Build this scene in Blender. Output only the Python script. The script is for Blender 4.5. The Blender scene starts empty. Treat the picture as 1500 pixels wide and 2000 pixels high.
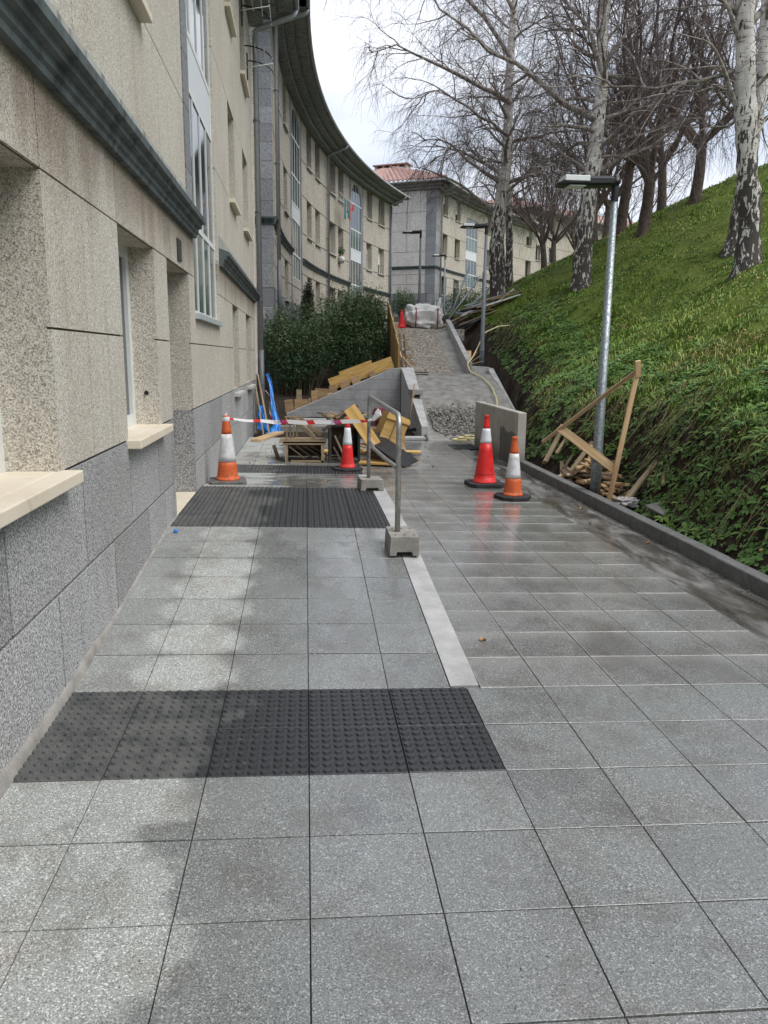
import bpy, math, random
import numpy as np
from mathutils import Vector, Matrix, Euler

random.seed(7)
scene = bpy.context.scene
COL = scene.collection

# ------------------------------------------------------------------ camera
cam_data = bpy.data.cameras.new("camera")
cam = bpy.data.objects.new("camera", cam_data)
COL.objects.link(cam)
cam.location = (0.0, 0.0, 1.63)
cam.rotation_euler = (1.37164716, -0.0119145, -0.09950427)
cam_data.sensor_fit = 'VERTICAL'
cam_data.sensor_height = 24.0
cam_data.lens = 24.0 * 1502.0 / 2000.0
cam_data.clip_start = 0.05
cam_data.clip_end = 3000.0
scene.camera = cam

# ------------------------------------------------------------------ light
SUN_AZ, SUN_EL = math.radians(126), math.radians(55)     # azimuth from +Y clockwise
world = bpy.data.worlds.new("World")
scene.world = world
world.use_nodes = True
wn = world.node_tree
wn.nodes.clear()
w_out = wn.nodes.new('ShaderNodeOutputWorld')
w_bg = wn.nodes.new('ShaderNodeBackground')
w_sky = wn.nodes.new('ShaderNodeTexSky')
w_sky.sky_type = 'NISHITA'
w_sky.sun_disc = False
w_sky.sun_elevation = SUN_EL
w_sky.sun_rotation = SUN_AZ
w_sky.air_density = 1.0
w_sky.dust_density = 2.0
w_tc = wn.nodes.new('ShaderNodeTexCoord')
w_map = wn.nodes.new('ShaderNodeMapping')
w_map.inputs['Scale'].default_value = (1.0, 1.0, 2.2)
wn.links.new(w_tc.outputs['Generated'], w_map.inputs['Vector'])
def wnoise(scale, detail, seedv):
    n = wn.nodes.new('ShaderNodeTexNoise')
    n.noise_dimensions = '4D'
    n.inputs['W'].default_value = seedv
    n.inputs['Scale'].default_value = scale
    n.inputs['Detail'].default_value = detail
    n.inputs['Roughness'].default_value = 0.5
    wn.links.new(w_map.outputs[0], n.inputs['Vector'])
    return n
w_n1 = wnoise(2.6, 5, 3.1)
w_n2 = wnoise(2.0, 4, 8.4)
w_r1 = wn.nodes.new('ShaderNodeValToRGB')           # cloud brightness
w_r1.color_ramp.elements[0].position = 0.36
w_r1.color_ramp.elements[0].color = (0.44, 0.51, 0.64, 1)
w_r1.color_ramp.elements[1].position = 0.66
w_r1.color_ramp.elements[1].color = (0.86, 0.89, 0.95, 1)
wn.links.new(w_n1.outputs['Fac'], w_r1.inputs['Fac'])
w_r2 = wn.nodes.new('ShaderNodeValToRGB')           # cover: a little blue shows through
w_r2.color_ramp.elements[0].position = 0.3
w_r2.color_ramp.elements[0].color = (0.82, 0.82, 0.82, 1)
w_r2.color_ramp.elements[1].position = 0.6
w_r2.color_ramp.elements[1].color = (1, 1, 1, 1)
wn.links.new(w_n2.outputs['Fac'], w_r2.inputs['Fac'])
w_mul = wn.nodes.new('ShaderNodeVectorMath')
w_mul.operation = 'SCALE'
w_mul.inputs['Scale'].default_value = 0.12
wn.links.new(w_sky.outputs[0], w_mul.inputs[0])
w_mix = wn.nodes.new('ShaderNodeMix')
w_mix.data_type = 'RGBA'
wn.links.new(w_r2.outputs[0], w_mix.inputs[0])
wn.links.new(w_mul.outputs[0], w_mix.inputs[6])
wn.links.new(w_r1.outputs[0], w_mix.inputs[7])
wn.links.new(w_mix.outputs[2], w_bg.inputs['Color'])
w_bg.inputs['Strength'].default_value = 0.70
wn.links.new(w_bg.outputs[0], w_out.inputs['Surface'])

sun_data = bpy.data.lights.new("sun", 'SUN')
sun_data.energy = 1.5
sun_data.angle = math.radians(40)
sun_data.color = (1.0, 0.97, 0.93)
sun = bpy.data.objects.new("sun", sun_data)
COL.objects.link(sun)
sdir = Vector((math.sin(SUN_AZ) * math.cos(SUN_EL), math.cos(SUN_AZ) * math.cos(SUN_EL), math.sin(SUN_EL)))
sun.rotation_euler = sdir.to_track_quat('Z', 'Y').to_euler()
sun.location = (0, 0, 40)

scene.view_settings.view_transform = 'Standard'
scene.view_settings.look = 'None'
scene.view_settings.exposure = 1.0
scene.view_settings.gamma = 1.0
scene.view_settings.use_curve_mapping = False
scene.cycles.use_denoising = True
scene.cycles.max_bounces = 6
scene.cycles.diffuse_bounces = 3
scene.cycles.glossy_bounces = 3
scene.cycles.transmission_bounces = 4

# ------------------------------------------------------------------ materials
class G:
    """small node-graph helper around one principled material"""
    def __init__(self, name, rough=0.8, spec=0.5, metal=0.0):
        self.m = bpy.data.materials.new(name)
        self.m.use_nodes = True
        self.t = self.m.node_tree
        self.t.nodes.clear()
        self.out = self.t.nodes.new('ShaderNodeOutputMaterial')
        self.b = self.t.nodes.new('ShaderNodeBsdfPrincipled')
        self.t.links.new(self.b.outputs[0], self.out.inputs['Surface'])
        self.b.inputs['Roughness'].default_value = rough
        self.b.inputs['Specular IOR Level'].default_value = spec
        self.b.inputs['Metallic'].default_value = metal
        self._tc = None
        self._geo = None
    def put(self, sock, val):
        if hasattr(val, 'is_linked') or isinstance(val, bpy.types.NodeSocket):
            self.t.links.new(val, sock)
        else:
            if isinstance(val, (tuple, list)) and len(val) == 3 and sock.type == 'RGBA':
                val = (*val, 1)
            sock.default_value = val
    def n(self, typ, ins=None, **props):
        nd = self.t.nodes.new(typ)
        for k, v in props.items():
            setattr(nd, k, v)
        for k, v in (ins or {}).items():
            self.put(nd.inputs[k], v)
        return nd
    def obj(self):
        if not self._tc: self._tc = self.n('ShaderNodeTexCoord')
        return self._tc.outputs['Object']
    def gen(self):
        if not self._tc: self._tc = self.n('ShaderNodeTexCoord')
        return self._tc.outputs['Generated']
    def pos(self):
        if not self._geo: self._geo = self.n('ShaderNodeNewGeometry')
        return self._geo.outputs['Position']
    def normal(self):
        self.pos()
        return self._geo.outputs['Normal']
    def mapv(self, vec, scale=(1, 1, 1), loc=(0, 0, 0), rot=(0, 0, 0)):
        return self.n('ShaderNodeMapping', {'Vector': vec, 'Scale': scale, 'Location': loc, 'Rotation': rot}).outputs[0]
    def noise(self, vec, scale, detail=4, rough=0.5, dist=0.0):
        return self.n('ShaderNodeTexNoise', {'Vector': vec, 'Scale': scale, 'Detail': detail, 'Roughness': rough, 'Distortion': dist}).outputs['Fac']
    def vor(self, vec, scale, feature='F1', rand=1.0):
        return self.n('ShaderNodeTexVoronoi', {'Vector': vec, 'Scale': scale, 'Randomness': rand}, feature=feature)
    def cell(self, vec, scale):
        v = self.vor(vec, scale)
        s = self.n('ShaderNodeSeparateColor', {'Color': v.outputs['Color']})
        return s.outputs[0]
    def ramp(self, fac, stops, interp='LINEAR'):
        r = self.n('ShaderNodeValToRGB', {'Fac': fac})
        cr = r.color_ramp
        cr.interpolation = interp
        while len(cr.elements) < len(stops):
            cr.elements.new(0.5)
        for e, (p, c) in zip(cr.elements, stops):
            e.position = p
            e.color = (c, c, c, 1) if not isinstance(c, (tuple, list)) else (*c, 1)
        return r.outputs[0]
    def mix(self, fac, a, b, blend='MIX'):
        nd = self.n('ShaderNodeMix', data_type='RGBA', blend_type=blend)
        self.put(nd.inputs[0], fac)
        self.put(nd.inputs[6], a)
        self.put(nd.inputs[7], b)
        return nd.outputs[2]
    def ma(self, op, a, b=0.0, clamp=False):
        nd = self.n('ShaderNodeMath', operation=op, use_clamp=clamp)
        self.put(nd.inputs[0], a)
        self.put(nd.inputs[1], b)
        return nd.outputs[0]
    def mr(self, v, a, b, c=0.0, d=1.0):
        nd = self.n('ShaderNodeMapRange', {'Value': v, 'From Min': a, 'From Max': b, 'To Min': c, 'To Max': d}, interpolation_type='SMOOTHSTEP')
        return nd.outputs[0]
    def sep(self, vec):
        return self.n('ShaderNodeSeparateXYZ', {'Vector': vec}).outputs
    def rnd(self):
        return self.n('ShaderNodeObjectInfo').outputs['Random']
    def color(self, c):
        self.put(self.b.inputs['Base Color'], c)
    def rough(self, r):
        self.put(self.b.inputs['Roughness'], r)
    def bump(self, h, strength=0.3, dist=0.01):
        bn = self.n('ShaderNodeBump', {'Height': h, 'Strength': strength, 'Distance': dist})
        self.t.links.new(bn.outputs[0], self.b.inputs['Normal'])

def plain(name, c, rough=0.6, metal=0.0, var=0.12, spec=0.5, scale=8.0):
    g = G(name, rough, spec, metal)
    n = g.noise(g.pos(), scale, 5, 0.6)
    lo = tuple(x * (1 - var) for x in c)
    hi = tuple(min(1, x * (1 + var)) for x in c)
    g.color(g.ramp(n, [(0.3, lo), (0.7, hi)]))
    g.rough(g.mr(n, 0.3, 0.7, rough * 0.85, min(1, rough * 1.1)))
    g.bump(g.noise(g.pos(), scale * 6, 3), 0.08, 0.004)
    return g.m

M = {}
def facade_mat(name, base_lo, base_mid, base_hi, cell_scale, zlin=None, contrast=1.0):
    g = G(name, 0.88, 0.3)
    p = g.pos()
    c = g.cell(p, cell_scale)
    peb = g.ramp(c, [(0.0, tuple(x * 0.5 for x in base_lo)), (0.10, tuple(x * 0.8 for x in base_lo)), (0.24, base_lo), (0.55, base_mid), (1.0, base_hi)])
    c2 = g.cell(p, cell_scale * 2.1)
    peb = g.mix(g.ramp(c2, [(0.86, 0.0), (0.94, 0.55)]), peb, tuple(x * 0.35 for x in base_lo))
    big = g.noise(p, 0.9, 5, 0.6)
    peb = g.mix(g.mr(big, 0.35, 0.7, 0.0, 0.5), peb, g.mix(1.0, peb, (0.84, 0.77, 0.72), 'MULTIPLY'))
    # vertical weathering runs
    st = g.noise(g.mapv(p, (7.0, 7.0, 0.35)), 1.0, 4, 0.65)
    peb = g.mix(g.mr(st, 0.52, 0.80, 0.0, 0.5), peb, g.mix(1.0, peb, (0.46, 0.43, 0.40), 'MULTIPLY'))
    if zlin:                                   # soot gathered in a band
        z = g.sep(p)[2]
        w = g.ma('ADD', z, g.ma('MULTIPLY', g.noise(g.mapv(p, (4, 4, 0.6)), 1.0, 4), 0.7))
        for a, b, amt in zlin:
            band = g.mr(w, a, b, 0.0, amt)
            top = g.mr(z, 2.80, 2.83, 1.0, 0.0)
            peb = g.mix(g.ma('MULTIPLY', band, top), peb, g.mix(1.0, peb, (0.50, 0.44, 0.40), 'MULTIPLY'))
    g.color(peb)
    d = g.vor(p, cell_scale).outputs['Distance']
    g.bump(g.ma('ADD', d, g.ma('MULTIPLY', c, 0.6)), 0.35, 0.004)
    return g.m
M['facade'] = facade_mat('washed_aggregate', (0.45, 0.41, 0.345), (0.61, 0.57, 0.495), (0.77, 0.735, 0.665), 150, [(2.65, 3.15, 0.85)])
M['facade_far'] = facade_mat('washed_aggregate_far', (0.42, 0.38, 0.32), (0.53, 0.485, 0.41), (0.60, 0.56, 0.49), 40)
M['facade_pale'] = facade_mat('washed_aggregate_pale', (0.58, 0.555, 0.52), (0.70, 0.675, 0.64), (0.78, 0.76, 0.73), 40)

g = G('plinth_granite', 0.8, 0.4)
p = g.pos()
n1 = g.noise(p, 100, 3, 0.8)
c = g.ramp(n1, [(0.35, (0.05, 0.051, 0.052)), (0.45, (0.235, 0.237, 0.236)), (0.54, (0.43, 0.43, 0.425)), (0.66, (0.74, 0.74, 0.73))])
c = g.mix(g.mr(g.noise(p, 1.3, 4), 0.4, 0.75, 0, 0.6), c, g.mix(1.0, c, (0.92, 0.87, 0.85), 'MULTIPLY'))
sep = g.sep(p)
c = g.mix(g.mr(g.noise(g.mapv(p, (5, 5, 0.5)), 1.0, 4), 0.52, 0.78, 0, 0.45), c, g.mix(1.0, c, (0.55, 0.55, 0.57), 'MULTIPLY'))
rv = g.mr(g.rnd(), 0, 1, 0.82, 1.12)
c = g.mix(1.0, c, g.n('ShaderNodeCombineColor', {0: rv, 1: rv, 2: rv}).outputs[0], 'MULTIPLY')
g.color(c)
g.bump(n1, 0.35, 0.004)
M['plinth'] = g.m
g = G('grey_stone_slab', 0.8, 0.4)
p = g.pos()
c = g.ramp(g.noise(p, 30, 4, 0.7), [(0.35, (0.16, 0.165, 0.175)), (0.65, (0.33, 0.338, 0.35))])
rv = g.mr(g.rnd(), 0, 1, 0.85, 1.15)
c = g.mix(1.0, c, g.n('ShaderNodeCombineColor', {0: rv, 1: rv, 2: rv}).outputs[0], 'MULTIPLY')
g.color(c)
M['greystone'] = g.m

def cornice_mat(name, lo, hi):
    g = G(name, 0.75, 0.4)
    p = g.pos()
    n = g.noise(g.mapv(p, (3, 3, 1.2)), 2.0, 6, 0.65)
    c = g.ramp(n, [(0.3, lo), (0.62, hi)])
    c = g.mix(g.mr(g.noise(g.mapv(p, (9, 9, 0.6)), 1.0, 4), 0.52, 0.72, 0, 0.7), c, tuple(x * 0.4 for x in lo))
    c = g.mix(g.mr(g.noise(p, 26, 5, 0.7), 0.62, 0.72, 0, 0.6), c, (0.05, 0.06, 0.05))
    g.color(c)
    g.bump(g.noise(p, 40, 4), 0.4, 0.004)
    return g.m
M['cornice'] = cornice_mat('weathered_moulding', (0.055, 0.068, 0.070), (0.125, 0.148, 0.15))
M['bandpale'] = cornice_mat('pale_render_band', (0.30, 0.31, 0.29), (0.45, 0.455, 0.42))
M['soffit'] = cornice_mat('soffit_grey', (0.16, 0.17, 0.175), (0.29, 0.30, 0.305))

g = G('sill_stone', 0.55, 0.5)
p = g.pos()
c = g.ramp(g.noise(p, 3.0, 5, 0.6), [(0.3, (0.66, 0.575, 0.44)), (0.7, (0.74, 0.665, 0.54))])
c = g.mix(g.mr(g.noise(p, 9, 5), 0.6, 0.8, 0, .4), c, (0.35, 0.29, 0.22))
g.color(c)
M['sill'] = g.m
M['white'] = plain('white_paint', (0.70, 0.72, 0.70), 0.45, 0, 0.06)
M['whitepanel'] = plain('white_spandrel', (0.62, 0.645, 0.66), 0.4, 0, 0.05)
M['greyframe'] = plain('grey_green_metal', (0.42, 0.46, 0.46), 0.45, 0, 0.06)
M['greenframe'] = plain('dark_green_frame', (0.05, 0.10, 0.085), 0.4)

def glass(name, c, rough=0.04):
    g = G(name, rough, 0.9)
    p = g.pos()
    g.color(g.ramp(g.noise(p, 0.7, 2), [(0.35, tuple(x * 0.7 for x in c)), (0.65, c)]))
    g.bump(g.noise(p, 1.7, 2), 0.02, 0.02)
    return g.m
M['glass'] = glass('window_glass', (0.030, 0.038, 0.045))
M['glass_blue'] = glass('stair_glass', (0.055, 0.075, 0.09))
M['glass_teal'] = glass('teal_panel_glass', (0.085, 0.14, 0.125), 0.12)

M['pipe'] = plain('grey_downpipe', (0.33, 0.35, 0.36), 0.5)
M['pipe_dark'] = plain('dark_pipe_base', (0.11, 0.12, 0.13), 0.5)
M['pipe_cream'] = plain('cream_duct', (0.60, 0.55, 0.50), 0.6)
M['black'] = plain('black_plastic', (0.012, 0.013, 0.015), 0.45)
M['rubber'] = plain('black_rubber', (0.03, 0.03, 0.032), 0.7, 0, 0.3, 0.4, 20)
M['rubber_grey'] = plain('dusty_rubber', (0.13, 0.13, 0.125), 0.85, 0, 0.4, 0.3, 14)
M['darkmetal'] = plain('dark_steel', (0.07, 0.075, 0.08), 0.5, 0.6)
M['greypole'] = plain('painted_lamp_pole', (0.16, 0.18, 0.20), 0.5, 0.2)
g = G('galvanised_steel', 0.42, 0.5, 0.75)
p = g.pos()
c = g.cell(g.mapv(p, (1, 1, .7)), 75)
g.color(g.ramp(c, [(0, (0.20, 0.235, 0.25)), (0.6, (0.29, 0.33, 0.34)), (1, (0.42, 0.46, 0.47))]))
g.rough(g.mr(c, 0, 1, 0.6, 0.45))
M['galv'] = g.m
g = G('worn_galvanised_tube', 0.45, 0.5, 0.7)
p = g.pos()
g.color(g.ramp(g.noise(p, 18, 5, .7), [(0.3, (0.20, 0.20, 0.19)), (0.62, (0.48, 0.48, 0.46)), (.8, (.30, .25, .20))]))
M['galv_worn'] = g.m
M['lens'] = plain('lamp_lens', (0.78, 0.80, 0.80), 0.25, 0, 0.03)

def conc(name, lo, hi, scale=5, speck=0.0, boards=None, rough=0.85):
    g = G(name, rough, 0.35)
    p = g.pos()
    n = g.noise(p, scale, 7, 0.65)
    c = g.ramp(n, [(0.3, lo), (0.7, hi)])
    c = g.mix(g.mr(g.noise(p, scale * 13, 3, .7), 0.55, 0.75, 0, 0.45), c, tuple(x * 0.45 for x in lo))
    h = n
    if boards:
        z = g.sep(p)[2]
        fr = g.ma('FRACT', g.ma('DIVIDE', z, boards))
        ln = g.ma('ADD', g.mr(fr, 0.0, 0.05, 1, 0), g.mr(fr, 0.95, 1.0, 0, 1), True)
        c = g.mix(g.ma('MULTIPLY', ln, 0.5), c, tuple(x * 0.5 for x in lo))
        gr = g.noise(g.mapv(p, (1.2, 1.2, 30)), 1.0, 4, .6)
        c = g.mix(g.mr(gr, .45, .7, 0, .3), c, tuple(x * 0.7 for x in lo))
        h = g.ma('SUBTRACT', n, ln)
    g.color(c)
    g.bump(g.ma('ADD', h, g.ma('MULTIPLY', g.noise(p, scale * 9, 4), .5)), 0.4, 0.012)
    return g.m
M['conc_board'] = conc('board_marked_concrete', (0.27, 0.27, 0.275), (0.44, 0.44, 0.44), 3, boards=0.26)
M['conc'] = conc('plain_concrete', (0.30, 0.30, 0.295), (0.50, 0.50, 0.49), 4)
M['conc_pale'] = conc('pale_concrete', (0.34, 0.33, 0.31), (0.55, 0.53, 0.49), 6)
M['conc_rough'] = conc('rough_cast_concrete', (0.145, 0.14, 0.13), (0.33, 0.32, 0.295), 4.5)
M['kerb'] = conc('kerb_concrete', (0.115, 0.115, 0.112), (0.20, 0.20, 0.195), 9)
M['block'] = conc('ballast_concrete', (0.20, 0.19, 0.17), (0.36, 0.34, 0.31), 9)
g = G('old_wall_concrete', 0.9, 0.3)
p = g.pos()
c = g.ramp(g.noise(p, 3, 7, .65), [(.3, (.30, .285, .25)), (.7, (.46, .44, .395))])
sp = g.sep(p)
edge = g.ma('ADD', sp[2], g.ma('MULTIPLY', g.noise(p, 5, 3), .25))
wet = g.ma('MULTIPLY', g.mr(edge, .56, .60, 1, 0), g.mr(g.ma('ADD', sp[1], g.ma('MULTIPLY', g.noise(p, 9, 3), .12)), 12.95, 13.0, 1, 0))
wet = g.ma('MULTIPLY', wet, g.mr(g.ma('ADD', sp[1], g.ma('MULTIPLY', g.noise(p, 9, 3), .12)), 11.98, 12.03, 0, 1))
c = g.mix(g.ma('MULTIPLY', wet, .8), c, (.085, .085, .082))
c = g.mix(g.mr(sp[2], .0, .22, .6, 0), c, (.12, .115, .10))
g.color(c)
g.bump(g.noise(p, 30, 5), .4, .01)
M['conc_old'] = g.m

def soil_mat(name, lo, hi, scale=6):
    g = G(name, 0.95, 0.2)
    p = g.pos()
    n = g.noise(p, scale, 8, 0.7)
    g.color(g.ramp(n, [(0.3, lo), (0.7, hi)]))
    g.bump(g.noise(p, scale * 5, 6, .7), 0.9, 0.04)
    return g.m
M['soil'] = soil_mat('dark_soil', (0.018, 0.013, 0.010), (0.06, 0.045, 0.034))
M['rubble'] = soil_mat('cement_rubble', (0.20, 0.19, 0.17), (0.47, 0.45, 0.41), 14)
g = G('gravel_cover', 0.95, 0.2)
p = g.pos()
c = g.ramp(g.cell(p, 26), [(0, (0.09, 0.08, 0.065)), (.35, (0.22, 0.20, 0.165)), (1, (0.42, 0.385, 0.32))])
c = g.mix(g.mr(g.noise(p, 2.5, 5), .45, .7, 0, .6), c, (0.25, 0.23, 0.19))
g.color(c)
g.bump(g.cell(p, 26), .8, .03)
M['gravel'] = g.m

def wood_mat(name, lo, hi, grain=(1.5, 22, 22), dirt=0.3):
    g = G(name, 0.72, 0.35)
    o = g.obj()
    r = g.rnd()
    off = g.n('ShaderNodeCombineXYZ', {0: g.ma('MULTIPLY', r, 13.0), 1: g.ma('MULTIPLY', r, 7.0), 2: r}).outputs[0]
    v = g.n('ShaderNodeVectorMath', {0: o, 1: off}, operation='ADD').outputs[0]
    n = g.noise(g.mapv(v, grain), 1.0, 5, 0.6, 0.6)
    c = g.ramp(n, [(0.32, lo), (0.66, hi)])
    c = g.mix(g.mr(g.noise(v, 4, 5, .7), .55, .8, 0, dirt), c, tuple(x * 0.35 for x in lo))
    rv = g.mr(r, 0, 1, 0.78, 1.18)
    c = g.mix(1.0, c, g.n('ShaderNodeCombineColor', {0: rv, 1: rv, 2: rv}).outputs[0], 'MULTIPLY')
    g.color(c)
    g.bump(n, .25, .004)
    return g.m
M['wood'] = wood_mat('raw_pine', (0.40, 0.255, 0.125), (0.66, 0.47, 0.27))
M['wood_old'] = wood_mat('weathered_crate_wood', (0.20, 0.145, 0.085), (0.43, 0.335, 0.215), dirt=.5)
M['wood_yellow'] = wood_mat('yellow_formwork_board', (0.40, 0.235, 0.065), (0.64, 0.42, 0.15), dirt=.65)
M['wood_brown'] = wood_mat('brown_plywood', (0.25, 0.155, 0.075), (0.47, 0.32, 0.18), dirt=.35)
M['wood_dark'] = wood_mat('dark_offcut', (0.05, 0.037, 0.026), (0.15, 0.11, 0.078))

def cone_mat(name, c, rough, grime):
    g = G(name, rough, .45)
    p = g.pos(); o = g.obj()
    n = g.noise(p, 12, 6, .65)
    col = g.ramp(n, [(.3, tuple(x * .86 for x in c)), (.7, tuple(min(1, x * 1.1 + .01) for x in c))])
    z = g.sep(o)[2]
    m = g.ma('ADD', g.noise(p, 18, 6, .72), g.mr(z, .03, .25, .10, -.02))
    col = g.mix(g.mr(m, .56, .70, 0, grime), col, (.12, .085, .07))
    sc = g.noise(g.mapv(p, (40, 40, 9)), 1.0, 4, .7)
    col = g.mix(g.mr(sc, .62, .70, 0, grime * .6), col, tuple(min(1, x * .6 + .22) for x in c))
    g.color(col)
    g.rough(g.mr(m, .45, .65, rough, .8))
    return g.m
M['orange'] = cone_mat('faded_orange_cone', (0.62, 0.115, 0.025), .5, .75)
M['red'] = cone_mat('red_cone', (0.68, 0.018, 0.016), .35, .35)
g = G('reflective_band', .45, .5)
p = g.pos()
c = g.ramp(g.noise(p, 11, 6, .65), [(.3, (.50, .48, .48)), (.6, (.74, .73, .74))])
c = g.mix(g.mr(g.noise(g.mapv(p, (1, 1, .4)), 26, 4, .7), .6, .7, 0, .5), c, (.25, .22, .20))
g.color(c)
M['band'] = g.m
M['band_clean'] = plain('clean_reflective_band', (0.72, 0.74, 0.76), 0.35, 0, 0.06)
M['blue'] = plain('blue_sheeting', (0.012, 0.19, 0.62), 0.35, 0, 0.35, 0.5, 10)
M['maroon'] = plain('maroon_sack', (0.12, 0.012, 0.020), 0.55, 0, 0.4, 0.4, 14)
M['bagwhite'] = plain('white_woven_sack', (0.74, 0.735, 0.71), 0.8, 0, 0.12, 0.3, 7)
M['bagblack'] = plain('black_sack', (0.015, 0.015, 0.017), 0.4, 0, 0.3)
M['strap'] = plain('dark_red_strap', (0.22, 0.03, 0.03), 0.7)
M['hose'] = plain('yellow_hose', (0.66, 0.58, 0.30), 0.5, 0, 0.15)
M['leafdry'] = plain('dry_leaf', (0.42, 0.24, 0.10), 0.8, 0, .3)
M['steel'] = plain('pale_steel', (0.30, 0.315, 0.33), 0.4, 0.5)
M['tealcloth'] = plain('teal_cloth', (0.012, 0.14, 0.16), 0.85)
M['redcloth'] = plain('red_cloth', (0.50, 0.035, 0.03), 0.85)
M['whitecloth'] = plain('white_cloth', (0.62, 0.6, 0.58), 0.85)
g = G('clay_roof_tiles', .85, .3)
p = g.pos()
c = g.ramp(g.noise(p, 4, 6, .7), [(.3, (.29, .165, .14)), (.7, (.50, .33, .29))])
c = g.mix(g.mr(g.noise(p, 1.1, 5), .5, .75, 0, .5), c, (.26, .19, .17))
g.color(c)
M['rooftile'] = g.m

# paving
def wetness(g, p):
    """0 dry .. 1 wet, from where the rain reached: eaves keep a ragged strip by the wall dry"""
    s = g.sep(p)
    edge = g.ma('ADD', s[0], g.ma('MULTIPLY', g.ma('SUBTRACT', g.noise(g.mapv(p, (1.0, 1.0, 0.2)), 2.3, 4, .55), .5), 1.1))
    sc = g.ma('MULTIPLY', g.ma('ABSOLUTE', g.ma('SINE', g.ma('MULTIPLY', s[1], math.pi / 0.4))), .10)
    edge = g.ma('SUBTRACT', edge, sc)
    base_w = g.mr(edge, -0.60, -0.44, 0.0, 1.0)
    fy = g.ma('SUBTRACT', g.ma('FRACT', g.ma('DIVIDE', g.ma('ADD', s[1], 6.4), .4)), .5)
    lx = g.ma('DIVIDE', g.ma('ADD', s[0], .64), .30)
    ly = g.ma('DIVIDE', fy, .62)
    lobe = g.ma('SQRT', g.ma('ADD', g.ma('MULTIPLY', lx, lx), g.ma('MULTIPLY', ly, ly)))
    lobe = g.ma('ADD', lobe, g.ma('MULTIPLY', g.ma('SUBTRACT', g.noise(p, 5.0, 4, .6), .5), .7))
    lw = g.mr(lobe, .70, 1.08, 0.0, 1.0)
    lw = g.ma('MINIMUM', lw, g.mr(s[0], -.86, -.76, .55, 1.0))
    on = g.ma('MULTIPLY', g.mr(s[1], 3.55, 3.65, 0, 1), g.mr(s[1], 6.35, 6.45, 1, 0))
    return g.ma('ADD', g.ma('MULTIPLY', on, lw), g.ma('MULTIPLY', g.ma('SUBTRACT', 1.0, on), base_w))
def pave_mat(name, lo, mid, hi, dirty):
    g = G(name, 0.6, 0.5)
    p = g.pos()
    s = g.sep(p)
    cl = g.cell(p, 230)
    cl2 = g.noise(p, 210, 3, .75)
    c = g.ramp(cl2, [(0.34, lo), (0.5, mid), (0.64, hi)])
    c = g.mix(g.ramp(cl, [(.90, 0.0), (.95, .6)]), c, tuple(x * 1.7 for x in hi))
    c = g.mix(g.ramp(cl, [(.03, .6), (.09, 0.0)]), c, tuple(x * .4 for x in lo))
    rv = g.mr(g.rnd(), 0, 1, 0.92, 1.07)
    c = g.mix(1.0, c, g.n('ShaderNodeCombineColor', {0: rv, 1: rv, 2: g.ma('MULTIPLY', rv, 1.0)}).outputs[0], 'MULTIPLY')
    blot = g.noise(p, 3.1, 5, .6)
    c = g.mix(g.mr(blot, .46, .66, 0, .6), c, g.mix(1.0, c, (.72, .66, .64), 'MULTIPLY'))
    w = wetness(g, p)
    c = g.mix(w, g.mix(1.0, c, (1.72, 1.71, 1.66), 'MULTIPLY'), c)
    film = g.noise(g.mapv(p, (1, .7, 1)), 1.6, 6, .62)
    film = g.ma('ADD', film, g.mr(s[0], .4, 2.4, 0, .09))
    stain = g.noise(p, 1.9, 6, .68)
    c = g.mix(g.mr(stain, .56, .70, 0, .45), c, g.mix(1.0, c, (.80, .64, .60), 'MULTIPLY'))
    spot = g.noise(p, 9.0, 5, .7)
    c = g.mix(g.mr(spot, .64, .72, 0, .5), c, g.mix(1.0, c, (.55, .54, .52), 'MULTIPLY'))
    c = g.mix(g.mr(film, .56, .60, 0, .35), c, g.mix(1.0, c, (.62, .62, .62), 'MULTIPLY'))
    if dirty:  # pale joint slurry and mud, plus a painted sheen on each tile
        gn = g.sep(g.gen())
        ex = g.ma('ABSOLUTE', g.ma('SUBTRACT', gn[0], .5))
        ey = g.ma('ABSOLUTE', g.ma('SUBTRACT', gn[1], .5))
        e = g.ma('MAXIMUM', ex, ey)
        e = g.ma('ADD', e, g.ma('MULTIPLY', g.ma('SUBTRACT', g.noise(p, 14, 4), .5), .10))
        pn = g.noise(p, 1.4, 5, .6)
        c = g.mix(g.ma('MULTIPLY', g.mr(e, .455, .50, 0, .8), g.mr(pn, .40, .60, .05, .8)), c, (.36, .35, .33))
        sheen_band = g.ma('ADD', gn[1], g.ma('MULTIPLY', g.ma('SUBTRACT', g.noise(p, 6, 4), .5), .5))
        c = g.mix(g.mr(sheen_band, .45, 1.05, 0, .38), c, (.34, .335, .32))  # wet sheen painted into the colour, paler towards each tile's far edge
        mud = g.mr(g.noise(g.mapv(p, (.9, .35, 1)), 2.2, 5, .6), .48, .7, 0, .5)
        c = g.mix(mud, c, (.095, .088, .078))
        farw = g.mr(s[1], 2.0, 6.0, 0, 1)
        rgh = g.ma('SUBTRACT', g.mr(film, .42, .60, .36, .12), g.ma('MULTIPLY', farw, .06))
    else:
        rgh = g.mr(film, .46, .56, .32, .09)
    rgh = g.ma('ADD', g.ma('MULTIPLY', w, rgh), g.ma('MULTIPLY', g.ma('SUBTRACT', 1.0, w), .75))
    g.rough(rgh)
    g.put(g.b.inputs['Specular IOR Level'], g.ma('ADD', .35, g.ma('MULTIPLY', w, .55)))
    g.color(c)
    g.bump(cl2, .16, .0025)
    return g.m
M['pave'] = pave_mat('ground_terrazzo_tile', (.080, .085, .082), (.180, .188, .182), (.315, .326, .315), False)
M['pave_wet'] = pave_mat('wet_terrazzo_tile', (.080, .081, .077), (.180, .182, .173), (.32, .322, .308), True)
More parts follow.
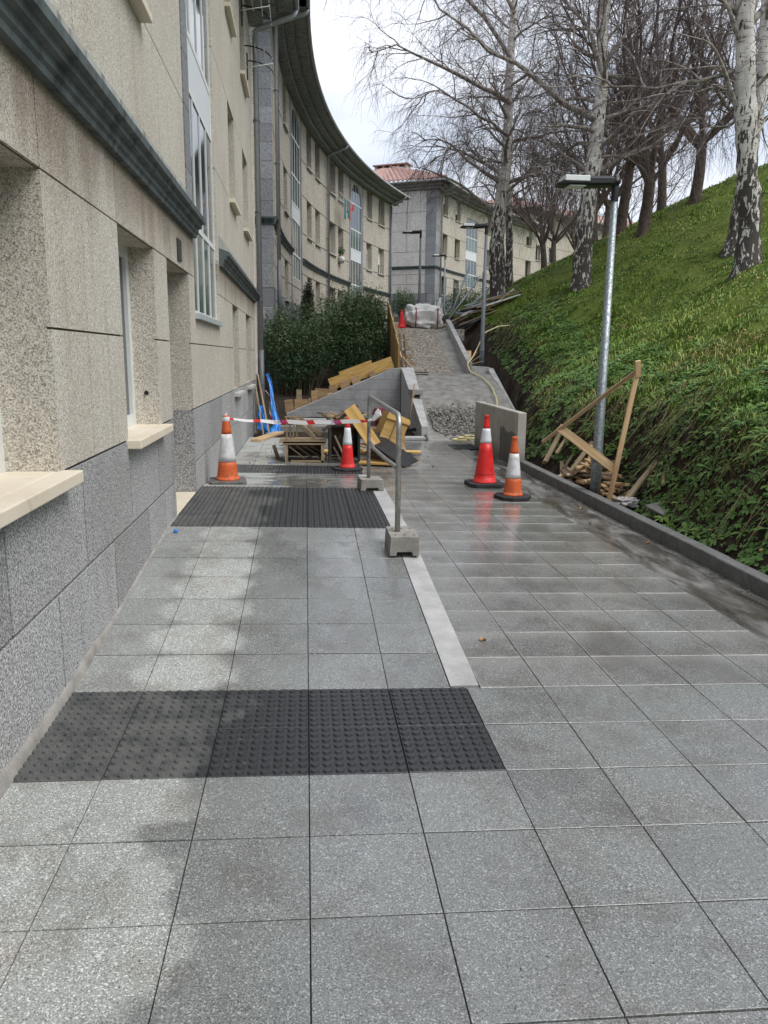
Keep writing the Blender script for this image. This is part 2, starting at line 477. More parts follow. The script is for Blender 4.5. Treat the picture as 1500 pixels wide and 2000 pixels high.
M['mortar'] = conc('joint_mortar', (.035, .035, .035), (.08, .078, .075), 20)
g = G('tactile_black_tile', .55, .5)
p = g.pos()
gn = g.sep(g.gen())
def gridline(a):
    fr = g.ma('FRACT', g.ma('MULTIPLY', a, 8.0))
    return g.ma('ADD', g.mr(fr, 0, .05, 1, 0), g.mr(fr, .95, 1, 0, 1), True)
ln = g.ma('MAXIMUM', gridline(gn[0]), gridline(gn[1]))
c = g.ramp(g.noise(p, 60, 4, .7), [(.3, (.018, .020, .022)), (.7, (.040, .042, .046))])
w = wetness(g, p)
dust = g.ma('MULTIPLY', g.ma('SUBTRACT', 1.0, w), g.mr(g.noise(p, 7, 6, .7), .30, .62, .12, .55))
c = g.mix(dust, c, (.155, .155, .142))
c = g.mix(g.mr(g.noise(p, 16, 5, .7), .60, .72, 0, .35), c, (.17, .175, .175))
g.rough(g.ma('ADD', .38, g.ma('MULTIPLY', dust, .5)))
g.color(c)
g.bump(g.ma('SUBTRACT', g.ma('MULTIPLY', g.noise(p, 120, 2), .15), ln), .2, .002)
M['tactile'] = g.m
g = G('wet_gutter_concrete', .35, .5)
p = g.pos()
n = g.noise(g.mapv(p, (2.2, .6, 1)), 2.2, 6, .62, .6)
g.color(g.ramp(n, [(.32, (.045, .040, .034)), (.5, (.11, .104, .094)), (.68, (.25, .245, .235))]))
g.rough(g.mr(n, .35, .65, .12, .55))
g.bump(g.noise(p, 50, 4), .2, .003)
M['gutter'] = g.m

# vegetation
def attr_leaf(name, stops, rough=.65, trans=0.15):
    g = G(name, rough, .35)
    a = g.n('ShaderNodeAttribute', attribute_name='rnd').outputs['Fac']
    g.color(g.ramp(a, stops))
    if trans:
        g.b.inputs['Transmission Weight'].default_value = 0.0
        g.b.inputs['Subsurface Weight'].default_value = 0.0
    return g.m
M['grass'] = attr_leaf('hill_grass', [(0, (.045, .085, .014)), (.3, (.105, .19, .028)), (.6, (.19, .30, .045)), (.88, (.29, .37, .085)), (1, (.40, .34, .15))])
M['weed'] = attr_leaf('weed_leaves', [(0, (.032, .080, .016)), (.5, (.085, .175, .034)), (.9, (.18, .28, .06)), (1, (.25, .22, .07))], .5)
M['drygrass'] = attr_leaf('dry_hanging_grass', [(0, (.05, .045, .018)), (.5, (.10, .09, .03)), (1, (.19, .155, .065))])
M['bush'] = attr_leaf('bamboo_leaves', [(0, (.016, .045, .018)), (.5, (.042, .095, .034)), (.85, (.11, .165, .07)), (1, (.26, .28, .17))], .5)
M['bushdark'] = attr_leaf('dark_conifer_leaves', [(0, (.006, .010, .007)), (1, (.022, .030, .016))], .6)
M['stem'] = plain('bush_stem', (.085, .065, .035), .8)
g = G('birch_bark', .75, .3)
o = g.obj()
n_h = g.noise(g.mapv(o, (4, 4, 34)), 1.0, 4, .65)
c = g.ramp(g.noise(o, 3.5, 5, .6), [(.3, (.52, .485, .43)), (.7, (.78, .75, .70))])
c = g.mix(g.mr(n_h, .57, .66, 0, .85), c, (.05, .043, .038))
z = g.sep(o)[2]
cr = g.noise(g.mapv(o, (13.0, 13.0, 4.5)), 1.0, 5, .62, .5)
thr = g.ma('ADD', cr, g.mr(z, .0, 5.0, .16, -.045))
c = g.mix(g.mr(thr, .55, .585, 0, .95), c, (.040, .032, .027))
g.color(c)
g.bump(g.ma('SUBTRACT', 1.0, thr), .6, .03)
M['birch'] = g.m
g = G('birch_limb_bark', .8, .3)
p = g.pos()
c = g.ramp(g.noise(p, 9, 4, .6), [(.36, (.12, .10, .09)), (.62, (.42, .38, .34))])
g.color(c)
M['birchlimb'] = g.m
M['twig'] = plain('birch_twig', (.13, .095, .09), .85, 0, .3)
M['bark'] = plain('dark_bark', (.105, .08, .068), .95, 0, .5, .2, 9)
M['joint'] = plain('dark_facade_joint', (.17, .145, .12), .95)
M['twigdark'] = plain('dark_twig', (.15, .115, .105), .9, 0, .3)
# ------------------------------------------------------------------ mesh helpers
class MB:
    def __init__(self):
        self.v = []; self.f = []
    def add(self, vs, fs):
        b = len(self.v)
        self.v.extend([tuple(x) for x in vs])
        self.f.extend([tuple(i + b for i in q) for q in fs])
    def box(self, x0, x1, y0, y1, z0, z1, mp=None, seg=1):
        if mp is None:
            vs = [(x0, y0, z0), (x1, y0, z0), (x1, y1, z0), (x0, y1, z0), (x0, y0, z1), (x1, y0, z1), (x1, y1, z1), (x0, y1, z1)]
            self.add(vs, [(0, 3, 2, 1), (4, 5, 6, 7), (0, 1, 5, 4), (1, 2, 6, 5), (2, 3, 7, 6), (3, 0, 4, 7)])
            return self
        # mapped box: x = along wall (s), y = depth (d), z
        vs = []; fs = []
        for i in range(seg + 1):
            s = x0 + (x1 - x0) * i / seg
            vs += [mp(s, y0, z0), mp(s, y1, z0), mp(s, y1, z1), mp(s, y0, z1)]
        for i in range(seg):
            a = 4 * i; b = a + 4
            for j in range(4):
                k = (j + 1) % 4
                fs.append((a + j, b + j, b + k, a + k))
        e = 4 * seg
        fs.append((0, 1, 2, 3)); fs.append((e + 3, e + 2, e + 1, e))
        self.add(vs, fs)
        return self
    def cbox(self, x0, x1, y0, y1, z0, z1, c=0.004):
        """box with chamfered top and side edges"""
        vs = []
        for z, i in ((z0, 0), (z1 - c, 0), (z1, c)):
            vs += [(x0 + i, y0 + i, z), (x1 - i, y0 + i, z), (x1 - i, y1 - i, z), (x0 + i, y1 - i, z)]
        fs = [(0, 3, 2, 1), (8, 9, 10, 11)]
        for a in (0, 4):
            for j in range(4):
                k = (j + 1) % 4
                fs.append((a + j, a + k, a + 4 + k, a + 4 + j))
        self.add(vs, fs)
        return self
    def beam(self, p, q, w, t, up=(0, 0, 1)):
        p = Vector(p); q = Vector(q)
        d = (q - p)
        u = Vector(up)
        x = d.normalized()
        y = u.cross(x)
        if y.length < 1e-4: y = Vector((1, 0, 0)).cross(x)
        y.normalize()
        z = x.cross(y)
        vs = []
        for o in (p, q):
            for a, b in ((-1, -1), (1, -1), (1, 1), (-1, 1)):
                vs.append(o + y * (a * w / 2) + z * (b * t / 2))
        self.add(vs, [(0, 1, 2, 3), (7, 6, 5, 4), (0, 4, 5, 1), (1, 5, 6, 2), (2, 6, 7, 3), (3, 7, 4, 0)])
        return self
    def tube(self, pts, r, n=10, cap=True):
        pts = [Vector(p) for p in pts]
        m = len(pts)
        rr = r if isinstance(r, (list, tuple)) else [r] * m
        vs = []; fs = []
        prev = None
        for i, p in enumerate(pts):
            t = (pts[min(i + 1, m - 1)] - pts[max(i - 1, 0)]).normalized()
            if prev is None:
                a = Vector((0, 0, 1)) if abs(t.z) < 0.9 else Vector((1, 0, 0))
                x = a.cross(t).normalized()
            else:
                x = (prev - t * prev.dot(t)).normalized()
            prev = x
            y = t.cross(x)
            for k in range(n):
                th = 2 * math.pi * k / n
                vs.append(p + (x * math.cos(th) + y * math.sin(th)) * rr[i])
        for i in range(m - 1):
            for k in range(n):
                k2 = (k + 1) % n
                fs.append((i * n + k, i * n + k2, (i + 1) * n + k2, (i + 1) * n + k))
        if cap:
            fs.append(tuple(range(n - 1, -1, -1)))
            fs.append(tuple((m - 1) * n + k for k in range(n)))
        self.add(vs, fs)
        return self
    def lathe(self, prof, n=28, c=(0, 0, 0), cap=True):
        vs = []; fs = []
        for r, z in prof:
            for k in range(n):
                th = 2 * math.pi * (k + .5) / n
                vs.append((c[0] + r * math.cos(th), c[1] + r * math.sin(th), c[2] + z))
        m = len(prof)
        for i in range(m - 1):
            for k in range(n):
                k2 = (k + 1) % n
                fs.append((i * n + k, i * n + k2, (i + 1) * n + k2, (i + 1) * n + k))
        if cap:
            fs.append(tuple(range(n - 1, -1, -1)))
            fs.append(tuple((m - 1) * n + k for k in range(n)))
        self.add(vs, fs)
        return self
    def prism(self, poly, a0, a1, axis='y'):
        """extrude a polygon (in xz for axis y, yz for axis x, xy for axis z)"""
        def pt(u, w, a):
            return (u, a, w) if axis == 'y' else ((a, u, w) if axis == 'x' else (u, w, a))
        n = len(poly)
        vs = [pt(u, w, a0) for u, w in poly] + [pt(u, w, a1) for u, w in poly]
        fs = [tuple(range(n - 1, -1, -1)), tuple(range(n, 2 * n))]
        for i in range(n):
            j = (i + 1) % n
            fs.append((i, j, n + j, n + i))
        self.add(vs, fs)
        return self
    def mesh(self, name, smooth=False):
        me = bpy.data.meshes.new(name)
        me.from_pydata(self.v, [], self.f)
        if smooth:
            me.polygons.foreach_set('use_smooth', [True] * len(me.polygons))
        me.update()
        import bmesh
        bm = bmesh.new(); bm.from_mesh(me)
        bmesh.ops.recalc_face_normals(bm, faces=bm.faces)
        bm.to_mesh(me); bm.free()
        return me
    def build(self, name, mat, parent=None, smooth=False, bevel=0.0):
        me = self.mesh(name, smooth)
        return link(name, me, mat, parent, bevel, smooth)

def link(name, me, mat, parent=None, bevel=0.0, smooth=False):
    if mat is not None and not me.materials:
        me.materials.append(M[mat] if isinstance(mat, str) else mat)
    o = bpy.data.objects.new(name, me)
    COL.objects.link(o)
    if parent is not None: o.parent = parent
    if bevel:
        b = o.modifiers.new('bevel', 'BEVEL'); b.width = bevel; b.segments = 2; b.limit_method = 'ANGLE'
    return o
def tag(o, label, cat, group=None):
    o['label'] = label; o['category'] = cat
    if group: o['group'] = group
    return o
def thing(name, label, cat, loc=(0, 0, 0), rz=0.0, group=None):
    o = bpy.data.objects.new(name, None)
    o.empty_display_size = .1
    COL.objects.link(o)
    o.location = loc; o.rotation_euler = (0, 0, rz)
    return tag(o, label, cat, group)
def struct(o):
    o['kind'] = 'structure'; return o
def stuff(o, label=None, cat=None):
    o['kind'] = 'stuff'
    if label: o['label'] = label; o['category'] = cat
    return o
def centred(mb_fn, centre):
    pass

def arr_mesh(name, V, F, smooth=True, rnd=None):
    """fast mesh from arrays: V (n,3), F (m,k) with constant k; rnd: per-vertex attribute"""
    me = bpy.data.meshes.new(name)
    n, (m, k) = len(V), F.shape
    me.vertices.add(n)
    me.vertices.foreach_set('co', np.ascontiguousarray(V, dtype=np.float32).ravel())
    me.loops.add(m * k)
    me.loops.foreach_set('vertex_index', np.ascontiguousarray(F, dtype=np.int32).ravel())
    me.polygons.add(m)
    me.polygons.foreach_set('loop_start', np.arange(0, m * k, k, dtype=np.int32))
    me.polygons.foreach_set('loop_total', np.full(m, k, dtype=np.int32))
    if smooth:
        me.polygons.foreach_set('use_smooth', np.ones(m, dtype=bool))
    if rnd is not None:
        a = me.attributes.new('rnd', 'FLOAT', 'POINT')
        a.data.foreach_set('value', np.ascontiguousarray(rnd, dtype=np.float32))
    me.update(calc_edges=True)
    me.validate()
    return me

# value noise
_rs = np.random.RandomState(5)
_lat = _rs.rand(256, 256)
def vnoise(x, y, s=1.0):
    x = np.asarray(x, float) * s + 1000.3; y = np.asarray(y, float) * s + 1000.7
    xi = np.floor(x).astype(int); yi = np.floor(y).astype(int)
    fx = x - xi; fy = y - yi
    fx = fx * fx * (3 - 2 * fx); fy = fy * fy * (3 - 2 * fy)
    a = _lat[xi % 256, yi % 256]; b = _lat[(xi + 1) % 256, yi % 256]
    c = _lat[xi % 256, (yi + 1) % 256]; d = _lat[(xi + 1) % 256, (yi + 1) % 256]
    return (a * (1 - fx) + b * fx) * (1 - fy) + (c * (1 - fx) + d * fx) * fy
def fbm(x, y, s, o=4):
    r = 0; a = .5
    for i in range(o):
        r = r + a * (vnoise(x, y, s * 2 ** i) - .5); a *= .5
    return r

# ------------------------------------------------------------------ terrain
def tpath(Y):
    return np.interp(Y, [-50, 14, 17, 20, 25, 57, 90, 300], [-.05, -.05, .35, 1.3, 2.5, 4.5, 6.5, 9])
def Xf(Y):
    return np.interp(Y, [-50, 12, 15, 17.5, 22, 25], [3.6, 3.6, 3.95, 5.2, 5.2, 4.9]) + .5 * np.exp(-((np.asarray(Y, float) - 9.9) / 1.3) ** 2) + np.maximum(0, np.minimum(Y, 120) - 25) ** 2 / 140
def sm(t):
    t = np.clip(t, 0, 1); return t * t * (3 - 2 * t)
def terrain_z(X, Y, detail=True):
    X = np.asarray(X, float); Y = np.asarray(Y, float)
    foot = Xf(Y)
    if detail: foot = foot + .35 * fbm(Y, X * .3, .9, 3)
    u = X - foot
    bh = np.interp(Y, [0, 12, 18, 24, 40], [1.05, 1.05, 1.0, .6, .15])
    if detail: bh = bh * (1 + .5 * fbm(Y, X * .2, .55, 2))
    h = bh * sm(u / .62)
    v = np.maximum(0, u - .6)
    c = np.interp(Y, [-50, 15, 25, 40, 60, 90], [8.2, 8.2, 6.6, 3.6, 2.2, 1.5])
    s = np.interp(Y, [0, 25, 60], [.6, .52, .4])
    a = s * v
    h = h + np.where(a < .6 * c, a, c - .4 * c * np.exp(-np.maximum(0, a - .6 * c) / (.4 * c)))
    if detail:
        h = h + np.where(u > 0, .24 * fbm(X, Y, 1.5, 4) * sm(u / .3) + .10 * fbm(X, Y, .35, 2), 0)
        h = h + np.where((u > 0) & (u < 1.1), .24 * fbm(X * 1.3, Y, 3.2, 4), 0)
    tp = tpath(Y)
    hz = tp + h
    # to the left of the foot: path bed, pavement bed, stair pit, garden
    garden = np.interp(Y, [-60, 15.4, 19.5, 21, 24, 30, 57, 90, 300], [-.14, -.14, -.03, .25, .9, 2.25, 4.3, 6.3, 8.8])
    low = np.where(Y < 15.4, -.14, tp - .04)
    stair = (X > 2.3) & (Y > 15.2) & (Y < 24.0)
    low = np.where(stair, np.minimum(low, tp - .45), low)
    w = np.where(Y < 20.3, sm((X - 2.45) / .05), sm((X - 1.6) / .7))
    low = np.where(Y < 15.4, -.14, garden * (1 - w) + low * w)
    if detail: low = low + np.where((Y > 16) , .10 * fbm(X, Y, 1.1, 4), 0)
    return np.where(u > 0, hz, low)

xs = np.concatenate([np.linspace(-400, -40, 10), np.linspace(-34, -4, 10), np.arange(-3, 3.2, .3), np.arange(3.3, 9, .10), np.arange(9, 18, .25), np.arange(18, 60, 1.5), np.linspace(62, 500, 14)])
ys = np.concatenate([np.linspace(-300, -12, 8), np.arange(-8, 2, .5), np.arange(2, 27, .14), np.arange(27, 45, .4), np.arange(45, 130, 1.6), np.linspace(132, 900, 14)])
GX, GY = np.meshgrid(xs, ys, indexing='ij')
GZ = terrain_z(GX, GY)
nx, ny = GX.shape
V = np.stack([GX, GY, GZ], -1).reshape(-1, 3)
I = (np.arange(nx - 1)[:, None] * ny + np.arange(ny - 1)[None, :]).ravel()
F = np.stack([I, I + ny, I + ny + 1, I + 1], 1)
# cover: where grass holds (1) or bare earth (0)
gz_dx = np.gradient(GZ, axis=0) / np.maximum(1e-6, np.gradient(GX, axis=0))
UU = GX - Xf(GY)
cover = np.where(UU > .35, np.clip(1.75 - np.abs(gz_dx), 0, 1), 0) + .5 * fbm(GX, GY, .8, 4)
cover = np.clip(np.where(UU > .45, cover, 0), 0, 1)
me = arr_mesh('ground', V, F, True, cover.ravel())
g = G('ground_soil_and_turf', .95, .2)
p = g.pos()
cv = g.n('ShaderNodeAttribute', attribute_name='rnd').outputs['Fac']
nz = g.noise(p, 5, 8, .7)
soil = g.ramp(nz, [(.3, (.016, .012, .009)), (.55, (.045, .034, .025)), (.75, (.085, .068, .05))])
moss = g.ramp(g.noise(p, 2.2, 6, .65), [(.3, (.05, .07, .014)), (.55, (.11, .155, .026)), (.75, (.16, .17, .045))])
m = g.mr(g.ma('ADD', cv, g.ma('MULTIPLY', g.ma('SUBTRACT', g.noise(p, 3.0, 5), .5), .7)), .35, .65)
g.color(g.mix(m, soil, moss))
g.bump(g.noise(p, 14, 7, .7), .8, .06)
struct(link('ground', me, g.m))

# ------------------------------------------------------------------ paving
CF = -0.02        # cross fall
RAMP = [(3.6, 0.0), (6.4, .204), (8.4, .204), (10.8, 0.0)]
def hump(Y):
    return float(np.interp(Y, [a for a, b in RAMP], [b for a, b in RAMP]))
T = .4
XW = -1.15        # wall plane of the near building
def tile_mesh(name, mat):
    gx = .1974 if 'wet' in mat else .1981
    gy = .1977 if 'wet' in mat else .1966
    mb = MB().cbox(-gx, gx, -gy, gy, -.04, 0, .0012)
    me = mb.mesh(name); me.materials.append(M[mat]); return me
me_dry = tile_mesh('paving_tile', 'pave')
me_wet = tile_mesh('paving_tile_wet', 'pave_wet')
mb = MB().cbox(-.1984, .1984, -.1975, .1975, -.04, 0, .003)
for i in range(8):
    for j in range(8):
        cx = -.175 + .05 * i; cy = -.175 + .05 * j
        r = .0195
        vs = []
        for k in range(10):
            th = 2 * math.pi * k / 10
            vs.append((cx + r * math.cos(th), cy + r * math.sin(th), -.001))
        for k in range(10):
            th = 2 * math.pi * k / 10
            vs.append((cx + r * .78 * math.cos(th), cy + r * .78 * math.sin(th), .0078))
        fs = [tuple(range(10, 20))] + [(k, (k + 1) % 10, 10 + (k + 1) % 10, 10 + k) for k in range(10)]
        mb.add(vs, fs)
me_tac = mb.mesh('tactile_tile'); me_tac.materials.append(M['tactile'])

mb = MB()
dz = -.012
def pz(X, z=0.0): return CF * X + z + dz
def sheet(mb, x0, x1, y0, y1, za=0.0, zb=0.0, t=.12):
    mb.add([(x0, y0, pz(x0, za)), (x1, y0, pz(x1, za)), (x1, y1, pz(x1, zb)), (x0, y1, pz(x0, zb)),
            (x0, y0, pz(x0, za) - t), (x1, y0, pz(x1, za) - t), (x1, y1, pz(x1, zb) - t), (x0, y1, pz(x0, zb) - t)],
           [(0, 1, 2, 3), (7, 6, 5, 4), (0, 4, 5, 1), (1, 5, 6, 2), (2, 6, 7, 3), (3, 7, 4, 0)])
sheet(mb, -1.16, 2.8, -6, 3.6)
sheet(mb, .872, 2.8, 3.6, 15.6)
sheet(mb, -1.16, .872, 10.8, 15.6)
pavement = struct(mb.build('pavement', 'mortar'))
mb = MB()
for (a, za), (b, zb) in zip(RAMP[:-1], RAMP[1:]):
    sheet(mb, -1.16, .72, a, b, za, zb, .34)
# threshold niche
door_ramp = struct(mb.build('door_ramp', 'mortar'))

far_tiles = MB()
def put_tile(x0, x1, y0, y1, me, parent, hump_on, name='paving_tile', joined=None):
    cx, cy = (x0 + x1) / 2, (y0 + y1) / 2
    za, zb = (hump(y0), hump(y1)) if hump_on else (0, 0)
    z = CF * cx + (za + zb) / 2 + random.uniform(-.0012, .0012)
    rx = math.atan2(zb - za, y1 - y0) + random.uniform(-.002, .002)
    ry = -math.atan(CF) + random.uniform(-.002, .002)
    if joined is not None:
        w = (x1 - x0) / 2 - .002; h = (y1 - y0) / 2 - .002
        joined.cbox(cx - w, cx + w, cy - h, cy + h, z - .03, z, .003)
        return
    o = bpy.data.objects.new(name, me)
    COL.objects.link(o)
    o.parent = parent
    o.location = (cx, cy, z)
    o.rotation_euler = (rx, ry, 0)
    o.scale = ((x1 - x0) / T, (y1 - y0) / T, 1)
rows = [round(-2.0 + .4 * i, 3) for i in range(44)]
for y0 in rows:
    y1 = y0 + T
    if y1 > 15.61: continue
    for i in range(-3, 7):
        x0, x1 = T * i, T * (i + 1)
        if i == -3: x0 = XW + .012
        on_hump = 3.59 < y0 < 10.79 and x0 < .75
        if on_hump:
            if i == 1: x1 = .718
            tac = 6.39 < y0 < 8.39
            put_tile(x0, x1, y0, y1, me_tac if tac else me_dry, door_ramp, True, 'tactile_tile' if tac else 'paving_tile')
            continue
        if 3.59 < y0 < 10.79 and i == 2: x0 = .874
        tac = (2.79 < y0 < 3.59 or 10.79 < y0 < 11.59) and i <= 1
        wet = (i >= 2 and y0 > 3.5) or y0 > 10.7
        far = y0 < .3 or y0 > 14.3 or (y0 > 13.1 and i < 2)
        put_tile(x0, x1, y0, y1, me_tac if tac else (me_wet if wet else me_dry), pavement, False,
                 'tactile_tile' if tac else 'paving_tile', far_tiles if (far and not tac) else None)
o = far_tiles.build('far_paving_tiles', 'pave', pavement)
o['kind'] = 'stuff'
# mortar fillet between wall and paving
pr = random.Random(3)
yy = np.arange(-3.0, 6.82, .03)
hh = np.interp(yy, [-3, 3.9, 4.4, 6.8], [.058, .058, .016, .010]) * (1 + .9 * fbm(yy, yy * 0, 2.2, 4)) + .012 * fbm(yy, yy * 0 + 3, 9, 3)
ww = np.interp(yy, [-3, 3.9, 4.4, 6.8], [.018, .018, .012, .010]) * (1 + .8 * fbm(yy, yy * 0 + 7, 3, 3))
hp = np.array([hump(v) for v in yy]) + .022
V = np.stack([np.stack([np.full(len(yy), XW + .002), yy, hp + np.maximum(.004, hh)], 1), np.stack([XW + ww * .8 + .003, yy, hp + np.maximum(.003, hh) * .8], 1), np.stack([XW + ww + .006, yy, hp - .012], 1)], 1).reshape(-1, 3)
i = np.arange(len(yy) - 1)[:, None] * 3
F = np.concatenate([i + np.array([[0, 1, 4, 3]]), i + np.array([[1, 2, 5, 4]])], 0)
tag(link('mortar_fillet', arr_mesh('mortar_fillet', V, F, False), 'block'), 'ragged grey mortar smeared along the foot of the near facade', 'mortar')

# concrete edging of the ramp
mb = MB()
N = 18
for k in range(N):
    a = 3.62 + (10.8 - 3.62) * k / N; b = 3.62 + (10.8 - 3.62) * (k + 1) / N
    def zt(y): return CF * .8 + hump(y) + .001
    mb.add([(.723, a, zt(a)), (.868, a, zt(a)), (.868, b, zt(b)), (.723, b, zt(b)), (.723, a, -.25), (.868, a, -.25), (.868, b, -.25), (.723, b, -.25)],
           [(0, 1, 2, 3), (1, 5, 6, 2), (0, 3, 7, 4), (0, 4, 5, 1), (3, 2, 6, 7)])
tag(mb.build('ramp_edging', 'conc'), 'pale concrete edging strip along the raised ramp', 'edging')

# gutter and kerb
mb = MB()
mb.add([(2.8, -6, CF * 2.8 - .002), (3.335, -6, CF * 3.3 - .006), (3.335, 15.6, CF * 3.3 - .006), (2.8, 15.6, CF * 2.8 - .002),
        (2.8, -6, -.2), (3.335, -6, -.2), (3.335, 15.6, -.2), (2.8, 15.6, -.2)], [(0, 1, 2, 3), (0, 4, 5, 1), (3, 2, 6, 7), (1, 5, 6, 2), (0, 3, 7, 4)])
struct(mb.build('gutter', 'gutter'))
mb = MB().box(3.37, 3.40, -6, 11.8, -.3, -.1)
kerb = struct(mb.build('kerb', 'kerb'))
me_k = MB().cbox(-.06, .06, -.497, .497, -.2, .052, .008).mesh('kerb_stone'); me_k.materials.append(M['kerb'])
for k in range(17):
    o = bpy.data.objects.new('kerb_stone', me_k); COL.objects.link(o); o.parent = kerb
    o.location = (3.398 + random.uniform(-.003, .003), -4.7 + k, random.uniform(-.003, .003))

# ------------------------------------------------------------------ walls and stair under construction
mb = MB()
mb.prism([(-.5, -.3), (2.44, -.3), (2.44, 1.36), (2.2, 1.33), (-.5, .17)], 20.0, 20.22, 'y')
tag(mb.build('wing_wall', 'conc_board', bevel=.012), 'new grey board-marked concrete wall with sloping top beside the stair', 'wall')
mb = MB()
for_v = [(2.42, 16.1, -.2), (2.57, 16.1, -.2), (2.80, 20.25, -.2), (2.445, 19.995, -.2), (2.42, 16.1, .2), (2.57, 16.1, .2), (2.80, 20.25, 1.37), (2.445, 19.995, 1.37)]
mb.add(for_v, [(0, 3, 2, 1), (4, 5, 6, 7), (0, 1, 5, 4), (1, 2, 6, 5), (2, 3, 7, 6), (3, 0, 4, 7)])
tag(mb.build('stair_side_wall', 'conc', bevel=.01), 'tapered pale concrete side wall sloping down left of the lower stair', 'wall')
stair = thing('unfinished_stair', 'unfinished two-flight outdoor stair of rough concrete and gravel', 'stair', (3.6, 16, 0))
def rough_slab(x0, x1, prof, nx, ny, amp, sc, thick=.4):
    """prof: list of (y,z); noisy slab"""
    yy = np.linspace(prof[0][0], prof[-1][0], ny); zz = np.interp(yy, [a for a, b in prof], [b for a, b in prof])
    xx = np.linspace(x0, x1, nx)
    A, B = np.meshgrid(xx, yy, indexing='ij')
    Z = zz[None, :] + amp * fbm(A, B, sc, 4)
    V = np.stack([A - 3.6, B - 16, Z], -1).reshape(-1, 3)
    I = (np.arange(nx - 1)[:, None] * ny + np.arange(ny - 1)[None, :]).ravel()
    F = np.stack([I, I + ny, I + ny + 1, I + 1], 1)
    # skirt
    ring = list(range(ny)) + [i * ny + ny - 1 for i in range(1, nx)] + [(nx - 1) * ny + j for j in range(ny - 2, -1, -1)] + [i * ny for i in range(nx - 2, 0, -1)]
    nb = len(V)
    V2 = V[ring].copy(); V2[:, 2] -= thick
    V = np.vstack([V, V2])
    k = len(ring)
    F2 = np.array([(ring[i], ring[(i + 1) % k], nb + (i + 1) % k, nb + i) for i in range(k)])
    return arr_mesh('slab', V, np.vstack([F, F2]), False)
link('lower_flight', rough_slab(2.5, 4.82, [(15.7, -.06), (16.4, .10), (20.0, 1.20)], 60, 110, .16, 2.6), 'conc_rough', stair)
link('landing', rough_slab(2.6, 4.82, [(19.99, 1.205), (21.2, 1.215)], 30, 14, .03, 3, .5), 'conc_rough', stair)
link('gravel_flight', rough_slab(2.62, 3.98, [(21.0, 1.225), (24.1, 2.50)], 50, 90, .09, 5), 'gravel', stair)
link('bare_flight_edge', rough_slab(3.975, 4.40, [(21.05, 1.20), (24.1, 2.47)], 16, 60, .05, 4), 'conc_rough', stair)
struct(link('upper_path', rough_slab(2.4, 4.9, [(24.09, 2.49), (26, 2.56), (34, 3.1)], 30, 60, .06, 2.0), 'gravel'))
bpy.data.objects['upper_path'].location = (3.6, 16, 0)
mb = MB()
mb.add([(4.36, 20.9, 1.0), (4.5, 20.9, 1.0), (4.5, 24.4, 2.2), (4.36, 24.4, 2.2), (4.36, 20.9, 1.5), (4.5, 20.9, 1.5), (4.5, 24.4, 2.80), (4.36, 24.4, 2.80)],
       [(0, 3, 2, 1), (4, 5, 6, 7), (0, 1, 5, 4), (1, 2, 6, 5), (2, 3, 7, 6), (3, 0, 4, 7)])
tag(mb.build('stair_kerb_wall', 'conc', bevel=.01), 'low pale concrete kerb wall rising along the right of the gravel flight', 'wall')
mb = MB()
mb.prism([(4.36, 1.0), (4.98, 1.0), (4.98, 1.36), (4.80, 1.40), (4.36, 1.42)], 20.45, 20.6, 'y')
mb.add([(4.83, 17.3, -.4), (4.98, 17.3, -.4), (4.98, 20.45, .3), (4.83, 20.45, .3), (4.83, 17.3, .12), (4.98, 17.3, .12), (4.98, 20.45, 1.36), (4.83, 20.45, 1.36)],
       [(0, 3, 2, 1), (4, 5, 6, 7), (0, 1, 5, 4), (1, 2, 6, 5), (2, 3, 7, 6), (3, 0, 4, 7)])
tag(mb.build('landing_wall', 'conc', bevel=.01), 'angled grey concrete wall wrapping the landing by the second lamp post', 'wall')
mb = MB().cbox(3.30, 3.43, 11.8, 14.9, -.3, .80, .012)
tag(mb.build('low_wall', 'conc_old'), 'old beige concrete wall with a dark wet patch behind the tall red cone', 'wall')
# rubble on the lower flight
rr = np.random.RandomState(11)
A = rr.rand(700); 
mb = MB()
for k in range(2600):
    x = rr.uniform(2.75, 4.3); y = np.clip(rr.normal(16.9, .42), 15.85, 18.0)
    if rr.rand() > 1.1 - abs(x - 3.4) * .6: continue
    z = float(np.interp(y, [15.7, 16.4, 20], [-.06, .10, 1.2])) + .01 + .22 * max(0, 1 - abs(y - 16.95) / .7) * max(.2, 1 - abs(x - 3.2) / .9) * rr.rand()
    s = rr.uniform(.010, .042) * rr.uniform(.4, 1)
    q = Euler((rr.uniform(0, 6), rr.uniform(0, 6), rr.uniform(0, 6))).to_matrix()
    vs = [q @ Vector((a * s * rr.uniform(.5, 1), b * s * rr.uniform(.5, 1), c * s * .7)) + Vector((x, y, z)) for a in (-1, 1) for b in (-1, 1) for c in (-1, 1)]
    mb.add(vs, [(0, 1, 3, 2), (4, 6, 7, 5), (0, 4, 5, 1), (2, 3, 7, 6), (0, 2, 6, 4), (1, 5, 7, 3)])
stuff(mb.build('rubble', 'rubble'), 'loose pale cement rubble on the lower stair flight', 'rubble')
# ------------------------------------------------------------------ buildings
def straight_map(X0, zoff):
    return lambda s, d, z: (X0 + d, s, z + zoff)
def arc_map(X0, Y0, th0, R, zoff):
    def f(s, d, z):
        th = th0 + s / R
        x = X0 + R * (math.cos(th0) - math.cos(th)); y = Y0 + R * (math.sin(th) - math.sin(th0))
        return (x + d * math.cos(th), y - d * math.sin(th), z + zoff)
    return f
def end_map(X0, Y0, th0, zoff):
    c, s_ = math.cos(th0), math.sin(th0)
    return lambda s, d, z: (X0 - s * c - d * s_, Y0 + s * s_ - d * c, z + zoff)

